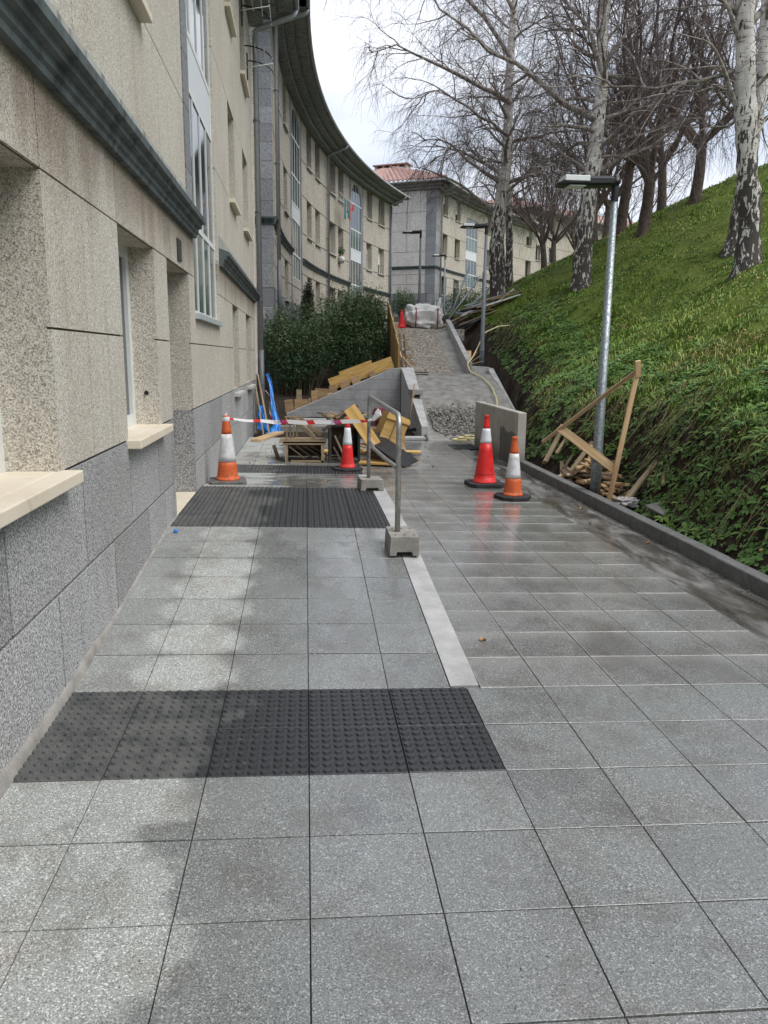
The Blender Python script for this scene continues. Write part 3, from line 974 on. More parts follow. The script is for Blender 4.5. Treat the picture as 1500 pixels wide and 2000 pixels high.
COURSES = [(0, .53, 'p'), (.53, 1.08, 'p'), (1.08, 1.74, 'w'), (1.74, 2.42, 'w'), (2.42, 2.84, 'w'), (2.84, 3.99, 'w'), (3.99, 5.42, 'w'), (5.42, 6.72, 'w'), (6.72, 8.17, 'w'), (8.17, 8.42, 'w')]

def emit(name, mat, parent, mp, s0, s1, d0, d1, z0, z1):
    seg = max(1, int((s1 - s0) / 1.2)) if mp.__name__ == 'f' else 1
    return MB().box(s0, s1, d0, d1, z0, z1, mp, seg).build(name, mat, parent)

def facade(b, mp, s0, s1, openings, joints, wallmat, courses=COURSES, zbase=0.0, plinth='plinth', gap=.0055, plinth_step=.62, quoins=(), pj=None, qmin=-9):
    """panels (one object each) over a recessed backing wall with real openings"""
    back = MB(); jb = MB(); pb = MB()
    for ci, (z0, z1, kind) in enumerate(courses):
        if z1 <= zbase: continue
        z0 = max(z0, zbase) if ci else zbase
        hit = [o for o in openings if o[2] < z1 - 1e-3 and o[3] > z0 + 1e-3]
        cuts = {s0, s1}
        for o in hit: cuts |= {max(s0, o[0]), min(s1, o[1])}
        base_cuts = sorted(cuts)
        extra = set()
        if kind == 'p':
            if pj and ci in pj: extra = {x for x in pj[ci] if s0 < x < s1}
            else:
                k = s0 + plinth_step * (.5 + .5 * (ci % 2))
                while k < s1 - .1:
                    extra.add(k); k += plinth_step * (1.0 if ci % 2 else 1.55)
        else:
            extra = {j for j in joints.get(ci, []) if s0 < j < s1}
        for q in quoins:
            if kind != 'p' and z1 > qmin: extra |= {x for x in q if s0 < x < s1}
        cc = sorted(cuts | {e for e in extra if min(abs(e - c) for c in cuts) > .08})
        for a, e in zip(cc[:-1], cc[1:]):
            m = (a + e) / 2
            free = [(z0, z1)]
            for o in hit:
                if o[0] < m < o[1]:
                    nf = []
                    for p0, p1 in free:
                        if o[2] > p0: nf.append((p0, min(p1, o[2])))
                        if o[3] < p1: nf.append((max(p0, o[3]), p1))
                    free = [f for f in nf if f[1] - f[0] > .02]
            for p0, p1 in free:
                isq = p1 > qmin and any(q[0] < m < q[1] for q in quoins)
                if kind == 'p':
                    emit('plinth_slab', plinth, b, mp, a + gap * 1.6, e - gap * 1.6, -.015, .002, p0 + (.009 if p0 > zbase else 0), p1 - .010)
                elif isq:
                    n = max(1, round((p1 - p0) / .5))
                    for k in range(n):
                        emit('quoin_slab', 'greystone', b, mp, a + .004, e - .004, -.015, .012, p0 + (p1 - p0) * k / n + .005, p0 + (p1 - p0) * (k + 1) / n - .005)
                else:
                    ga = 0 if any(abs(o[1] - a) < 1e-3 for o in hit) else gap
                    ge = 0 if any(abs(o[0] - e) < 1e-3 for o in hit) else gap
                    emit('panel', wallmat, b, mp, a + ga, e - ge, -.0205 if ga * ge == 0 else -.015, 0, p0 + gap, p1 - gap)
        for a, e in zip(base_cuts[:-1], base_cuts[1:]):
            m = (a + e) / 2
            free = [(z0, z1)]
            for o in hit:
                if o[0] < m < o[1]:
                    nf = []
                    for p0, p1 in free:
                        if o[2] > p0: nf.append((p0, min(p1, o[2])))
                        if o[3] < p1: nf.append((max(p0, o[3]), p1))
                    free = [f for f in nf if f[1] - f[0] > .005]
            for p0, p1 in free:
                seg = max(1, int((e - a) / 1.2)) if mp.__name__ == 'f' else 1
                back.box(a, e, -.42, -.020, p0, p1, mp, seg)
                (pb if kind == 'p' else jb).box(a + .002, e - .002, -.0205, -.016, p0 + (.002 if p0 > z0 + 1e-4 else 0), p1 - (.002 if p1 < z1 - 1e-4 else 0), mp, seg)
    back.build('wall', wallmat, b)
    if jb.v: jb.build('joint_backing', 'joint', b)
    if pb.v: pb.build('plinth_backing', 'mortar', b)

def cornice(b, mp, s0, s1, z=2.80, mat='cornice', scale=1.0, pale=True):
    """three-step moulding with a sloped pale band above"""
    seg = max(1, int((s1 - s0) / 1.0))
    prof = [(0.0, 0.0), (.045, 0.0), (.05, .03), (.065, .045), (.07, .085), (.10, .095), (.105, .13), (.135, .14), (.14, .185), (.0, .235)]
    vs = []; fs = []
    n = len(prof)
    for i in range(seg + 1):
        s = s0 + (s1 - s0) * i / seg
        vs += [mp(s, d * scale, z + h) for d, h in prof]
    for i in range(seg):
        for j in range(n - 1):
            fs.append((i * n + j, i * n + j + 1, (i + 1) * n + j + 1, (i + 1) * n + j))
    fs.append(tuple(range(n))); fs.append(tuple(seg * n + j for j in range(n - 1, -1, -1)))
    mb = MB(); mb.add(vs, fs); mb.build('cornice', mat, b)
    if pale:
        MB().box(s0, s1, .0012, .006, z + .236, z + .40, mp, seg).build('flashing_band', 'bandpale', b)

def window(b, mp, s0, s1, z0, z1, fm='white', pm='glass', depth=.27, bars=1, sill=True, hbar=None, sillmat='sill', over=.045, shut=None, sd=.085, fw=.055):
    m = (s0 + s1) / 2
    d0, d1 = -depth - .05, -depth
    mb = MB()
    mb.box(s0, s0 + fw, d0, d1, z0, z1, mp); mb.box(s1 - fw, s1, d0, d1, z0, z1, mp)
    mb.box(s0 + fw, s1 - fw, d0, d1, z0, z0 + fw, mp); mb.box(s0 + fw, s1 - fw, d0, d1, z1 - fw, z1, mp)
    for k in range(bars):
        c = s0 + (s1 - s0) * (k + 1) / (bars + 1)
        mb.box(c - .035, c + .035, d0 + .002, d1 - .002, z0 + fw, z1 - fw, mp)
    if hbar: mb.box(s0 + fw, s1 - fw, d0 + .004, d1 - .004, z0 + hbar - .02, z0 + hbar + .02, mp)
    w = mb.build('window', fm, b)
    n = bars + 1
    for k in range(n):
        a = s0 + (s1 - s0) * k / n; e = s0 + (s1 - s0) * (k + 1) / n
        MB().box(a + .03, e - .03, d0 + .012, d0 + .022, z0 + .03, z1 - .03, mp).build('pane', pm, w)
    if shut:
        MB().box(s0 + fw, s1 - fw, d1 - .012, d1 + .01, z1 - (z1 - z0) * shut, z1 - fw, mp).build('roller_blind', 'white', w)
    if sill:
        mb = MB().box(s0 - over, s1 + over, -.02, sd, z0 - .055, z0 + .004, mp)
        mb.box(s0 + .003, s1 - .003, -depth, -.02, z0 - .05, z0 + .004, mp)
        mb.build('sill', sillmat, b, bevel=.006)
    return w

def stair_window(b, mp, s0, s1, sections, arch=None, cols=4, depth=.05, frame='white'):
    """tall glazed bay; sections [(z0,z1,mat or 'panel')]"""
    za, zb = sections[0][0], sections[-1][1]
    mb = MB()
    fw = .035
    d0, d1 = -depth - .05, -depth + .02
    top = zb if arch is None else arch[0]
    mb.box(s0, s0 + fw, d0, d1, za, top, mp); mb.box(s1 - fw, s1, d0, d1, za, top, mp)
    for z0, z1, mt in sections:
        mb.box(s0 + fw, s1 - fw, d0 + .002, d1 - .002, z0 - .03, z0 + .03, mp)
        if mt != 'panel':
            for k in range(1, cols):
                c = s0 + (s1 - s0) * k / cols
                mb.box(c - .02, c + .02, d0 + .004, d1 - .002, z0 + .03, z1 - .03, mp)
    c = (s0 + s1) / 2; hw = (s1 - s0) / 2
    if arch:
        az, ah = arch
        N = 16
        pts = [(c + hw * math.cos(t), az + ah * math.sin(t)) for t in np.linspace(0, math.pi, N + 1)]
        for (a, ze), (a2, ze2) in zip(pts[:-1], pts[1:]):
            k1, k2 = 1 - fw / hw, 1 - fw / ah
            vs = []
            for dd in (d0, d1):
                vs += [mp(a, dd, ze), mp(a2, dd, ze2), mp(c + (a2 - c) * k1, dd, az + (ze2 - az) * k2), mp(c + (a - c) * k1, dd, az + (ze - az) * k2)]
            mb.add(vs, [(0, 1, 2, 3), (7, 6, 5, 4), (0, 4, 5, 1), (1, 5, 6, 2), (2, 6, 7, 3), (3, 7, 4, 0)])
        for k in range(1, cols):
            x = s0 + (s1 - s0) * k / cols
            h = ah * math.sqrt(max(0, 1 - ((x - c) / hw) ** 2))
            mb.box(x - .02, x + .02, d0 + .004, d1 - .004, az + .03, az + h - .02, mp)
        mb.box(s0 + fw, s1 - fw, d0 + .002, d1 - .002, az - .03, az + .03, mp)
    w = mb.build('stair_window', frame, b)
    for z0, z1, mt in sections:
        if mt == 'panel':
            MB().box(s0 + fw, s1 - fw, d0 + .02, d1 - .008, z0 + .03, z1 - .03, mp, 2).build('spandrel_panel', 'whitepanel', w)
            continue
        for k in range(cols):
            a = s0 + (s1 - s0) * k / cols; e = s0 + (s1 - s0) * (k + 1) / cols
            MB().box(a + .012, e - .012, d1 - .024, d1 - .014, z0 + .015, z1 - .015, mp).build('pane', mt, w)
    if arch:
        az, ah = arch
        for k in range(cols):
            a = s0 + (s1 - s0) * k / cols + .012; e = s0 + (s1 - s0) * (k + 1) / cols - .012
            xs_ = np.linspace(a, e, 5)
            prof = [(a, az + .015), (e, az + .015)] + [(x, az + (ah - .03) * math.sqrt(max(.0001, 1 - ((x - c) / hw) ** 2)) + .012) for x in xs_[::-1]]
            m = MB(); n = len(prof)
            m.add([mp(x, d1 - .014, z) for x, z in prof] + [mp(x, d1 - .024, z) for x, z in prof],
                  [tuple(range(n)), tuple(range(2 * n - 1, n - 1, -1))] + [(i, (i + 1) % n, n + (i + 1) % n, n + i) for i in range(n)])
            m.build('pane', 'glass_blue', w)
    return w

def arch_spandrel(b, mp, s0, s1, az, ah, ztop, mat):
    c = (s0 + s1) / 2; hw = (s1 - s0) / 2
    for sg in (1, -1):
        ts = np.linspace(0, math.pi / 2, 10)
        prof = [(c + sg * hw * math.cos(t), az + ah * math.sin(t)) for t in ts] + [(c, ztop), (c + sg * hw, ztop)]
        n = len(prof); m = MB()
        m.add([mp(x, 0, z) for x, z in prof] + [mp(x, -.3, z) for x, z in prof],
              [tuple(range(n)), tuple(range(2 * n - 1, n - 1, -1))] + [(i, (i + 1) % n, n + (i + 1) % n, n + i) for i in range(n)])
        m.build('arch_panel', mat, b)

def eaves(b, mp, s0, s1, z=8.42, over=.95, gut=True, corner=0.0):
    seg = max(1, int((s1 - s0) / 1.0))
    mb = MB()
    a = s0 - corner
    mb.box(s0 - .30 * bool(corner), s1, .0, .30, z - .24, z - .08, mp, seg)
    mb.box(s0 - .58 * bool(corner), s1, .0, .58, z - .08, z + .06, mp, seg)
    mb.box(a, s1, -.3, over, z + .06, z + .13, mp, seg)
    mb.box(a, s1, over - .05, over + .003, z + .13, z + .22, mp, seg)
    mb.build('soffit', 'soffit', b)
    if gut:
        pts = [mp(a + (s1 - a) * i / seg, over + .055, z + .15) for i in range(seg + 1)]
        MB().tube(pts, .065, 8).build('gutter_pipe', 'pipe', b, True)

def roof(b, mp, s0, s1, z=8.66, over=1.0, run=6.0, rise=2.6, hip0=0.0, hip1=0.0, corr=False):
    nr = 10
    nc = int((s1 - s0 + 2) * (14 if corr else 1))
    vs = []; fs = []
    for r in range(nr + 1):
        t = r / nr
        a = s0 - hip0 * over + hip0 * t * (over + run); e = s1 + hip1 * over - hip1 * t * (over + run)
        for c in range(nc + 1):
            s = a + (e - a) * c / nc
            bump = .075 * math.cos(2 * math.pi * s / .34) if corr else 0
            vs.append(mp(s, over - t * (over + run), z + t * rise + bump))
    w = nc + 1
    for r in range(nr):
        for c in range(nc):
            i = r * w + c
            fs.append((i, i + 1, i + w + 1, i + w))
    mb = MB(); mb.add(vs, fs)
    me = bpy.data.meshes.new('roof'); me.from_pydata(mb.v, [], mb.f)
    o = link('roof', me, 'rooftile', b)
    sdm = o.modifiers.new('thick', 'SOLIDIFY'); sdm.thickness = .07; sdm.offset = -1
    return o

def downpipe(b, mp, s, d, z0, z1, r=.05, dark_to=None, elbow=None, mat='pipe'):
    pts = [mp(s, d, z0), mp(s, d, z1)]
    if elbow: pts += [mp(s, d + (elbow[0] - d) * .12, z1 + .06), mp(s, elbow[0] - .06, elbow[1] - .12), mp(s, elbow[0], elbow[1])]
    if dark_to:
        MB().tube([mp(s, d, z0), mp(s, d, dark_to)], r * 1.12, 12).build('pipe_shoe', 'pipe_dark', b, True)
        pts[0] = mp(s, d, dark_to)
    o = MB().tube(pts, r, 12).build('downpipe', mat, b, True)
    z = z0 + 1.0
    while z < z1:
        MB().tube([mp(s, d, z), mp(s, d, z + .035)], r * 1.25, 12).box(s - .012, s + .012, 0, d, z + .005, z + .03, mp).build('pipe_clip', 'pipe_dark', o)
        z += 1.9

# ---- near building
mpA = straight_map(XW, 0.0)
bA = thing('apartment_building', 'near beige apartment block with grey stone plinth filling the left edge', 'building', (XW, 6, 0))
bA.location = (0, 0, 0)
GZ0, GZ1 = 8.5, 10.78
winA = [(.0, 1.1), (2.56, 3.72), (5.13, 6.28), (12.79, 13.85), (15.58, 16.85)]
opsA = [(a, e, 1.08, 2.42) for a, e in winA] + [(6.85, 8.1, -.3, 2.42), (GZ0, GZ1, 2.07, 8.42)]
upA = [(2.56, 3.72), (5.0, 6.15), (12.79, 13.85), (15.58, 16.85)]
opsA += [(a, e, 3.99, 5.42) for a, e in upA] + [(a, e, 6.72, 8.17) for a, e in upA]
jA = {4: [1.1, 3.72, 5.13, 6.85, 8.1, 12.2], 5: [4.4, 7.2, 12.0, 14.7], 6: [], 7: [4.4, 7.2, 12.0, 14.7], 9: [3, 6, 12, 15]}
facade(bA, mpA, -6.0, 18.3, opsA, jA, 'facade', zbase=-.25, quoins=[(8.13, 8.49)], qmin=2.9, pj={0: [-4.9, -3.7, -2.5, -1.2, .1, 1.45, 2.45, 3.55, 4.62, 5.65, 6.3, 8.9, 10.1, 11.4, 12.6, 13.8, 15.1, 16.3, 17.4], 1: [-4.3, -3.0, -1.8, -.6, .75, 2.0, 2.98, 4.05, 5.13, 6.12, 9.5, 10.8, 12.1, 13.3, 14.5, 15.7, 16.9]})
cornice(bA, mpA, -6.0, 8.46)
cornice(bA, mpA, 10.98, 18.36)
for (a, e), dd in zip(winA[:3], (.25, .25, .19)): window(bA, mpA, a, e, 1.08, 2.42, 'white', 'glass', dd, 1, sd=.09, fw=.085)
window(bA, mpA, *winA[3], 1.02, 2.42, 'greenframe', 'glass_teal', .10, 1, hbar=.3, sillmat='conc_pale')
window(bA, mpA, *winA[4], 1.02, 2.42, 'greenframe', 'glass_teal', .10, 1, hbar=.3, sillmat='conc_pale')
for z0, z1 in ((3.99, 5.42), (6.72, 8.17)):
    for a, e in upA: window(bA, mpA, a, e, z0, z1, 'white', 'glass', .27, 1)
stair_window(bA, mpA, GZ0, GZ1, [(2.07, 3.0, 'glass_teal'), (3.0, 4.33, 'glass_blue'), (4.33, 4.87, 'panel'), (4.87, 6.2, 'glass_blue'), (6.2, 7.3, 'glass_blue'), (7.3, 8.42, 'glass_blue')])
MB().box(GZ0 - .02, GZ1 + .02, -.03, .05, 2.0, 2.055, mpA).build('bay_sill', 'greyframe', bA)
# entrance recess: side walls, ceiling, door leaf, threshold
mb = MB()
mb.box(6.60, 6.85, -1.1, -.42, -.25, 2.6, mpA); mb.box(8.1, 8.35, -1.1, -.42, 1.08, 2.6, mpA); mb.box(6.85, 8.1, -1.1, -.42, 2.42, 2.6, mpA)
mb.build('entrance_recess', 'facade', bA)
MB().box(8.1, 8.35, -1.1, -.42, -.25, 1.07, mpA).box(8.093, 8.1, -1.0, .0, -.2, 1.07, mpA).build('recess_plinth', 'plinth', bA)
dmb = MB().box(6.86, 8.09, -1.12, -1.06, .22, 2.42, mpA)
door = dmb.build('door', 'greenframe', bA)
MB().box(7.0, 7.4, -1.055, -1.045, .5, 2.2, mpA).build('pane', 'glass', door)
MB().box(7.55, 7.95, -1.055, -1.045, .5, 2.2, mpA).build('pane', 'glass', door)
MB().box(6.86, 8.088, -1.05, -.004, .12, .222, mpA).build('threshold', 'sill', bA, bevel=.004)
MB().box(7.42, 7.62, .001, .014, 2.47, 2.66, mpA).build('number_plate', 'darkmetal', bA, bevel=.003)
eaves(bA, mpA, -6.0, 18.5, z=8.80)
roof(bA, mpA, -6.0, 18.6, z=9.04)
MB().box(-6.0, 18.3, -.3, .0, 8.42, 8.86, mpA).build('frieze', 'facade', bA)
downpipe(bA, mpA, 18.42, .12, -.05, 8.45, .06, 1.75, (1.0, 8.90))
MB().box(18.18, 18.27, .002, .05, 1.2, 8.1, mpA).build('cable_duct', 'pipe_cream', bA)
MB().box(18.3, 18.6, -10, .0, -.2, 8.4, mpA).build('end_wall', 'facade_far', bA)
# chipped spot on the window reveal
MB().tube([mpA(6.272, -.10, 1.33), mpA(6.279, -.10, 1.33)], .018, 7).build('reveal_hole', 'black', bA)

# ---- curved building
ZB = 2.45
mpB = arc_map(-.87, 23.0, 0.0, 58.0, ZB)
mpBe = end_map(-.87, 23.0, 0.0, ZB)
bB = thing('apartment_building', 'concave curved beige apartment block behind the bamboo bush', 'building', (-.87, 23, 0)); bB.location = (0, 0, 0)
colB = [(1.6, 2.6), (4.6, 5.65), (10.6, 11.65), (12.45, 13.45), (15.45, 16.6), (17.1, 18.15), (22.45, 23.45), (24.6, 25.65)]
bays = [(6.85, 9.2), (19.55, 21.6)]
opsB = []
for a, e in colB:
    opsB += [(a, e, 1.08, 2.42), (a, e, 3.99, 5.42), (a, e, 6.72, 8.17)]
for a, e in bays: opsB.append((a, e, 2.07, 8.17))
jB = {5: [3.6, 12.05, 14.2, 18.9, 24.0], 7: [3.6, 12.05, 14.2, 18.9, 24.0], 4: [3.6, 6.2, 12.0, 15.0, 18.9, 24.0]}
facade(bB, mpB, .0, 26.7, opsB, jB, 'facade_far', zbase=-.9, plinth='greystone', gap=.02, quoins=[(6.6, 6.84), (9.21, 9.45), (19.3, 19.54), (21.61, 21.85)])
rb = random.Random(4)
for a, e in colB:
    for z0, z1 in ((1.08, 2.42), (3.99, 5.42), (6.72, 8.17)):
        gr = z0 < 2
        window(bB, mpB, a, e, z0, z1, 'greenframe' if gr and rb.random() < .5 else 'white', 'glass', .27, 1, shut=rb.choice([None, None, .35, .6]), sillmat='conc_pale')
for a, e in bays:
    stair_window(bB, mpB, a, e, [(2.07, 2.95, 'glass_teal'), (2.95, 4.2, 'glass_blue'), (4.2, 4.75, 'panel'), (4.75, 5.75, 'glass_teal'), (5.75, 7.05, 'glass_blue')], arch=(7.05, 1.05))
    arch_spandrel(bB, mpB, a, e, 7.05, 1.05, 8.17, 'facade_far')
for a, e in ((0, 6.6), (9.45, 19.3), (21.85, 26.75)): cornice(bB, mpB, a, e, pale=False)
facade(bB, mpBe, .0, 9.0, [], {}, 'facade_far', zbase=-.9, plinth='greystone', gap=.012, quoins=[(.02, .40)])
cornice(bB, mpBe, -.03, 9.0, pale=False)
eaves(bB, mpB, .0, 27.3, corner=.95)
eaves(bB, mpBe, .0, 9.0, corner=.95)
roof(bB, mpB, .0, 27.4, hip0=1)
roof(bB, mpBe, .0, 12.0, hip0=1, hip1=1)
for s in (.55, 14.7): downpipe(bB, mpB, s, .12, -.3, 8.1, .06, 1.9, (1.0, 8.52))
downpipe(bB, mpB, 26.5, .12, -.3, 8.1, .06, 8.0, (1.0, 8.52))
x0, y0, _ = mpB(26.7, 0, 0)
MB().box(26.7, 26.95, -10, -.02, -.9, 8.4, mpB).build('end_wall', 'facade_far', bB)

# ---- building with tiled hip roof
TH = math.radians(28); ZC = 5.1
mpC = arc_map(9.3, 57.0, TH, 75.0, ZC)
mpCe = end_map(9.3, 57.0, TH, ZC)
bC = thing('apartment_building', 'pale apartment block with red tiled hip roof at the end of the path', 'building'); 
colC = [(1.5, 2.6), (4.2, 5.3), (10.6, 11.7), (13.4, 14.5), (19, 20.1)]
bayC = (6.6, 9.0)
opsC = []
for a, e in colC: opsC += [(a, e, 1.08, 2.42), (a, e, 3.99, 5.42), (a, e, 6.72, 8.17)]
opsC.append((*bayC, 2.07, 7.3))
facade(bC, mpC, 0, 21, opsC, {5: [3.4, 12.6], 7: [3.4, 12.6]}, 'facade_far', zbase=-1.4, plinth='greystone', gap=.015, quoins=[(.02, .75)])
for i, (a, e) in enumerate(colC):
    for z0, z1 in ((1.08, 2.42), (3.99, 5.42), (6.72, 8.17)):
        window(bC, mpC, a, e, z0, z1, 'wood_brown' if z0 > 2 else 'greenframe', 'glass', .27, 1, shut=rb.choice([None, .4, .6]), sillmat='conc_pale')
stair_window(bC, mpC, *bayC, [(2.07, 3.1, 'glass_teal'), (3.1, 4.25, 'glass_blue'), (4.25, 4.85, 'panel'), (4.85, 5.9, 'glass_teal'), (5.9, 7.3, 'glass_blue')])
facade(bC, mpCe, 0, 12, [], {2: [2.2, 4.4, 6.6], 3: [2.2, 4.4, 6.6], 5: [4.4], 6: [2.2, 4.4], 7: [2.2, 4.4], 8: [2.2, 4.4]}, 'facade_pale', zbase=-1.4, plinth='greystone', gap=.015, quoins=[(.02, .75)])
cornice(bC, mpC, -.03, 6.6, pale=False); cornice(bC, mpC, 9.0, 21, pale=False); cornice(bC, mpCe, -.03, 12, pale=False)
eaves(bC, mpC, 0, 21.5, corner=.95); eaves(bC, mpCe, 0, 12, corner=.95)
roof(bC, mpC, 0, 21.5, hip0=1, corr=True); roof(bC, mpCe, 0, 12, hip0=1, hip1=1, corr=True)
downpipe(bC, mpC, .9, .12, -.6, 8.1, .06, None, (1.0, 8.52))
pts = [mpCe(-.95 + 6.95 * t, .98 - 6.95 * t, 8.72 + 2.6 * t) for t in np.linspace(0, 1, 24)]
MB().tube(pts, .13, 8).build('hip_ridge', 'rooftile', bC)
# chimney on the roof
mb = MB()
mb.box(4.4, 7.2, -6.4, -5.6, 10.4, 11.2, mpCe)
ch = mb.build('chimney', 'facade_far', bC)
MB().box(4.3, 7.3, -6.55, -5.45, 11.38, 11.46, mpCe).build('chimney_cap', 'rooftile', ch)
for k in range(5): MB().box(4.45 + .63 * k, 4.65 + .63 * k, -6.38, -5.62, 11.2, 11.38, mpCe).build('cap_pier', 'facade_far', ch)

# ---- building farther round the bend
mpD = arc_map(21.5, 76.5, math.radians(44), 60.0, 7.2)
mpDe = end_map(21.5, 76.5, math.radians(44), 7.2)
bD = thing('apartment_building', 'far beige apartment block glimpsed behind the birch trunks', 'building')
colD = [(1.5, 2.6), (4.2, 5.3), (11, 12.1), (14, 15.1)]
opsD = []
for a, e in colD: opsD += [(a, e, 1.08, 2.42), (a, e, 3.99, 5.42), (a, e, 6.72, 8.17)]
facade(bD, mpD, 0, 24, opsD, {5: [8], 7: [8]}, 'facade_far', zbase=-1.6, plinth='greystone', gap=.02, plinth_step=2.0)
for a, e in colD:
    for z0, z1 in ((1.08, 2.42), (3.99, 5.42), (6.72, 8.17)): window(bD, mpD, a, e, z0, z1, 'white', 'glass', .27, 1, sillmat='conc_pale')
facade(bD, mpDe, 0, 10, [], {}, 'facade_far', zbase=-1.6, plinth='greystone', gap=.02, plinth_step=2.0)
eaves(bD, mpD, 0, 24, corner=.95); eaves(bD, mpDe, 0, 10, corner=.95)
roof(bD, mpD, 0, 24, hip0=1, corr=False); roof(bD, mpDe, 0, 12, hip0=1, hip1=1)
# ------------------------------------------------------------------ hillside cover
rs = np.random.RandomState(21)
def cover_at(x, y):
    u = x - Xf(y)
    return u
def blades(n, xlo, xhi, y0, y1, lmin, lmax, wmin, wmax, pw=1.0, lean=.5, keep=None, droop=0.0, seed=1, seg=1, tone=None):
    r = np.random.RandomState(seed)
    y = y0 + (y1 - y0) * r.rand(n) ** pw
    u = xlo + (xhi - xlo) * r.rand(n) ** 1.25
    x = Xf(y) + u
    k = keep(x, y, u, r) if keep is not None else np.ones(n, bool)
    x, y, u = x[k], y[k], u[k]; n = len(x)
    z = terrain_z(x, y)
    dist = np.sqrt(x * x + y * y)
    tuft = np.clip(.8 + 2.2 * fbm(x, y, 2.3, 3), .25, 2.0)
    L = (lmin + (lmax - lmin) * r.rand(n)) * tuft
    W = (wmin + (wmax - wmin) * r.rand(n)) * np.clip(dist / 9, .8, 3)
    az = r.rand(n) * 2 * np.pi
    d = np.stack([np.cos(az), np.sin(az), np.zeros(n)], 1)
    side = np.stack([-np.sin(az), np.cos(az), np.zeros(n)], 1)
    ln = lean * (.3 + r.rand(n))
    base = np.stack([x, y, z - .01], 1)
    up = np.array([0, 0, 1.0])
    if droop:
        d = d * .5 + np.array([-.8, 0, 0]); 
    mid = base + up * (L * .55 * (1 - .3 * ln))[:, None] + d * (L * .25 * ln)[:, None]
    tip = base + up * (L * (.95 - .6 * ln - droop * 1.3))[:, None] + d * (L * .9 * ln + droop * L * .5)[:, None]
    V = np.stack([base - side * W[:, None] / 2, base + side * W[:, None] / 2, mid + side * W[:, None] * .42, mid - side * W[:, None] * .42, tip + side * W[:, None] * .08, tip - side * W[:, None] * .08], 1).reshape(-1, 3)
    i = np.arange(n)[:, None] * 6
    F = np.concatenate([i + np.array([[0, 1, 2, 3]]), i + np.array([[3, 2, 4, 5]])], 0)
    t = np.clip(.47 + 1.1 * fbm(x, y, .7, 4) + .5 * (r.rand(n) - .5) + (tone or 0), 0, 1)
    br = fbm(x * 1.0, y, .9, 4) + .15 * (r.rand(n) - .5)
    t = np.where(br > .22, np.clip(.86 + .2 * r.rand(n), 0, 1), t)
    return V, F, np.repeat(t, 6)
def keep_hill(x, y, u, r):
    dist = np.sqrt(x * x + y * y)
    return (r.rand(len(x)) < np.clip(9.0 / dist, .12, 1) * np.clip(.55 + 1.6 * fbm(x, y, 1.1, 3) + .45, .08, 1)) & (fbm(x * .9, y, .5, 3) > -.17)
V, F, R_ = blades(400000, .55, 12.5, 3.2, 42, .04, .12, .006, .012, 1.5, .8, keep_hill, seed=3)
stuff(link('grass', arr_mesh('grass', V, F, False, R_), 'grass'), 'short mossy green grass on the steep hillside', 'grass')
V, F, R_ = blades(26000, .45, 2.6, 3.2, 24, .10, .24, .007, .013, 1.2, 1.0, lambda x, y, u, r: fbm(x, y, 1.4, 3) > -.02, seed=4, tone=.08)
stuff(link('tall_grass', arr_mesh('tall_grass', V, F, False, R_), 'grass'), 'longer grass tufts along the lip of the bank', 'grass')
V, F, R_ = blades(2600, .3, 1.0, 3.2, 23, .12, .34, .006, .011, 1.0, 1.2, lambda x, y, u, r: fbm(x, y, 1.0, 3) > -.08, droop=1.0, seed=5)
stuff(link('dry_grass', arr_mesh('dry_grass', V, F, False, R_), 'drygrass'), 'dry brown grass hanging over the earth bank', 'dry grass')

def rosettes(n, ulo, uhi, y0, y1, lmin, lmax, seed, leaves=8, wf=1.0, thr=0.0):
    r = np.random.RandomState(seed)
    y = y0 + (y1 - y0) * r.rand(n) ** 1.25; u = ulo + (uhi - ulo) * r.rand(n)
    x = Xf(y) + u
    k = fbm(x, y + seed, 1.1, 3) > thr
    x, y = x[k], y[k]; n = len(x)
    z = terrain_z(x, y)
    # surface normal
    e = .08
    nx_ = -(terrain_z(x + e, y, False) - terrain_z(x - e, y, False)) / (2 * e); ny_ = -(terrain_z(x, y + e, False) - terrain_z(x, y - e, False)) / (2 * e)
    N = np.stack([nx_, ny_, np.ones(n)], 1); N /= np.linalg.norm(N, axis=1)[:, None]
    N = N * .75 + np.array([-.1, -.1, .45]); N /= np.linalg.norm(N, axis=1)[:, None]
    N = np.repeat(N, leaves, 0); C0 = np.repeat(np.stack([x, y, z], 1), leaves, 0)
    m = n * leaves
    size = np.repeat(lmin + (lmax - lmin) * r.rand(n) ** 1.5, leaves) * r.uniform(.6, 1.15, m)
    az = np.tile(np.arange(leaves) * 2.399, n) + np.repeat(r.rand(n) * 6.28, leaves) + r.normal(0, .25, m)
    a = np.cross(N, np.array([.3, 1, .1])); a /= np.linalg.norm(a, axis=1)[:, None]
    b = np.cross(N, a)
    D = a * np.cos(az)[:, None] + b * np.sin(az)[:, None]
    S = np.cross(N, D)
    el = r.uniform(.35, 1.1, m)
    s = size[:, None]; w = s * r.uniform(.10, .16, m)[:, None] * wf
    P0 = C0
    P1 = C0 + D * s * .35 + N * s * (.38 * el)[:, None]
    P2 = C0 + D * s * .72 + N * s * (.50 * el)[:, None]
    P3 = C0 + D * s + N * s * (.38 * el)[:, None]
    V = np.stack([P0 - S * w * .18, P0 + S * w * .18, P1 + S * w * .7, P1 - S * w * .7, P2 + S * w, P2 - S * w, P3 + S * w * .1, P3 - S * w * .1], 1).reshape(-1, 3)
    i = np.arange(m)[:, None] * 8
    F = np.concatenate([i + np.array([[0, 1, 2, 3]]), i + np.array([[3, 2, 4, 5]]), i + np.array([[5, 4, 6, 7]])], 0)
    t = np.clip(np.repeat(.35 + .5 * r.rand(n), leaves) + .3 * (r.rand(m) - .5), 0, 1)
    return V, F, np.repeat(t, 8)
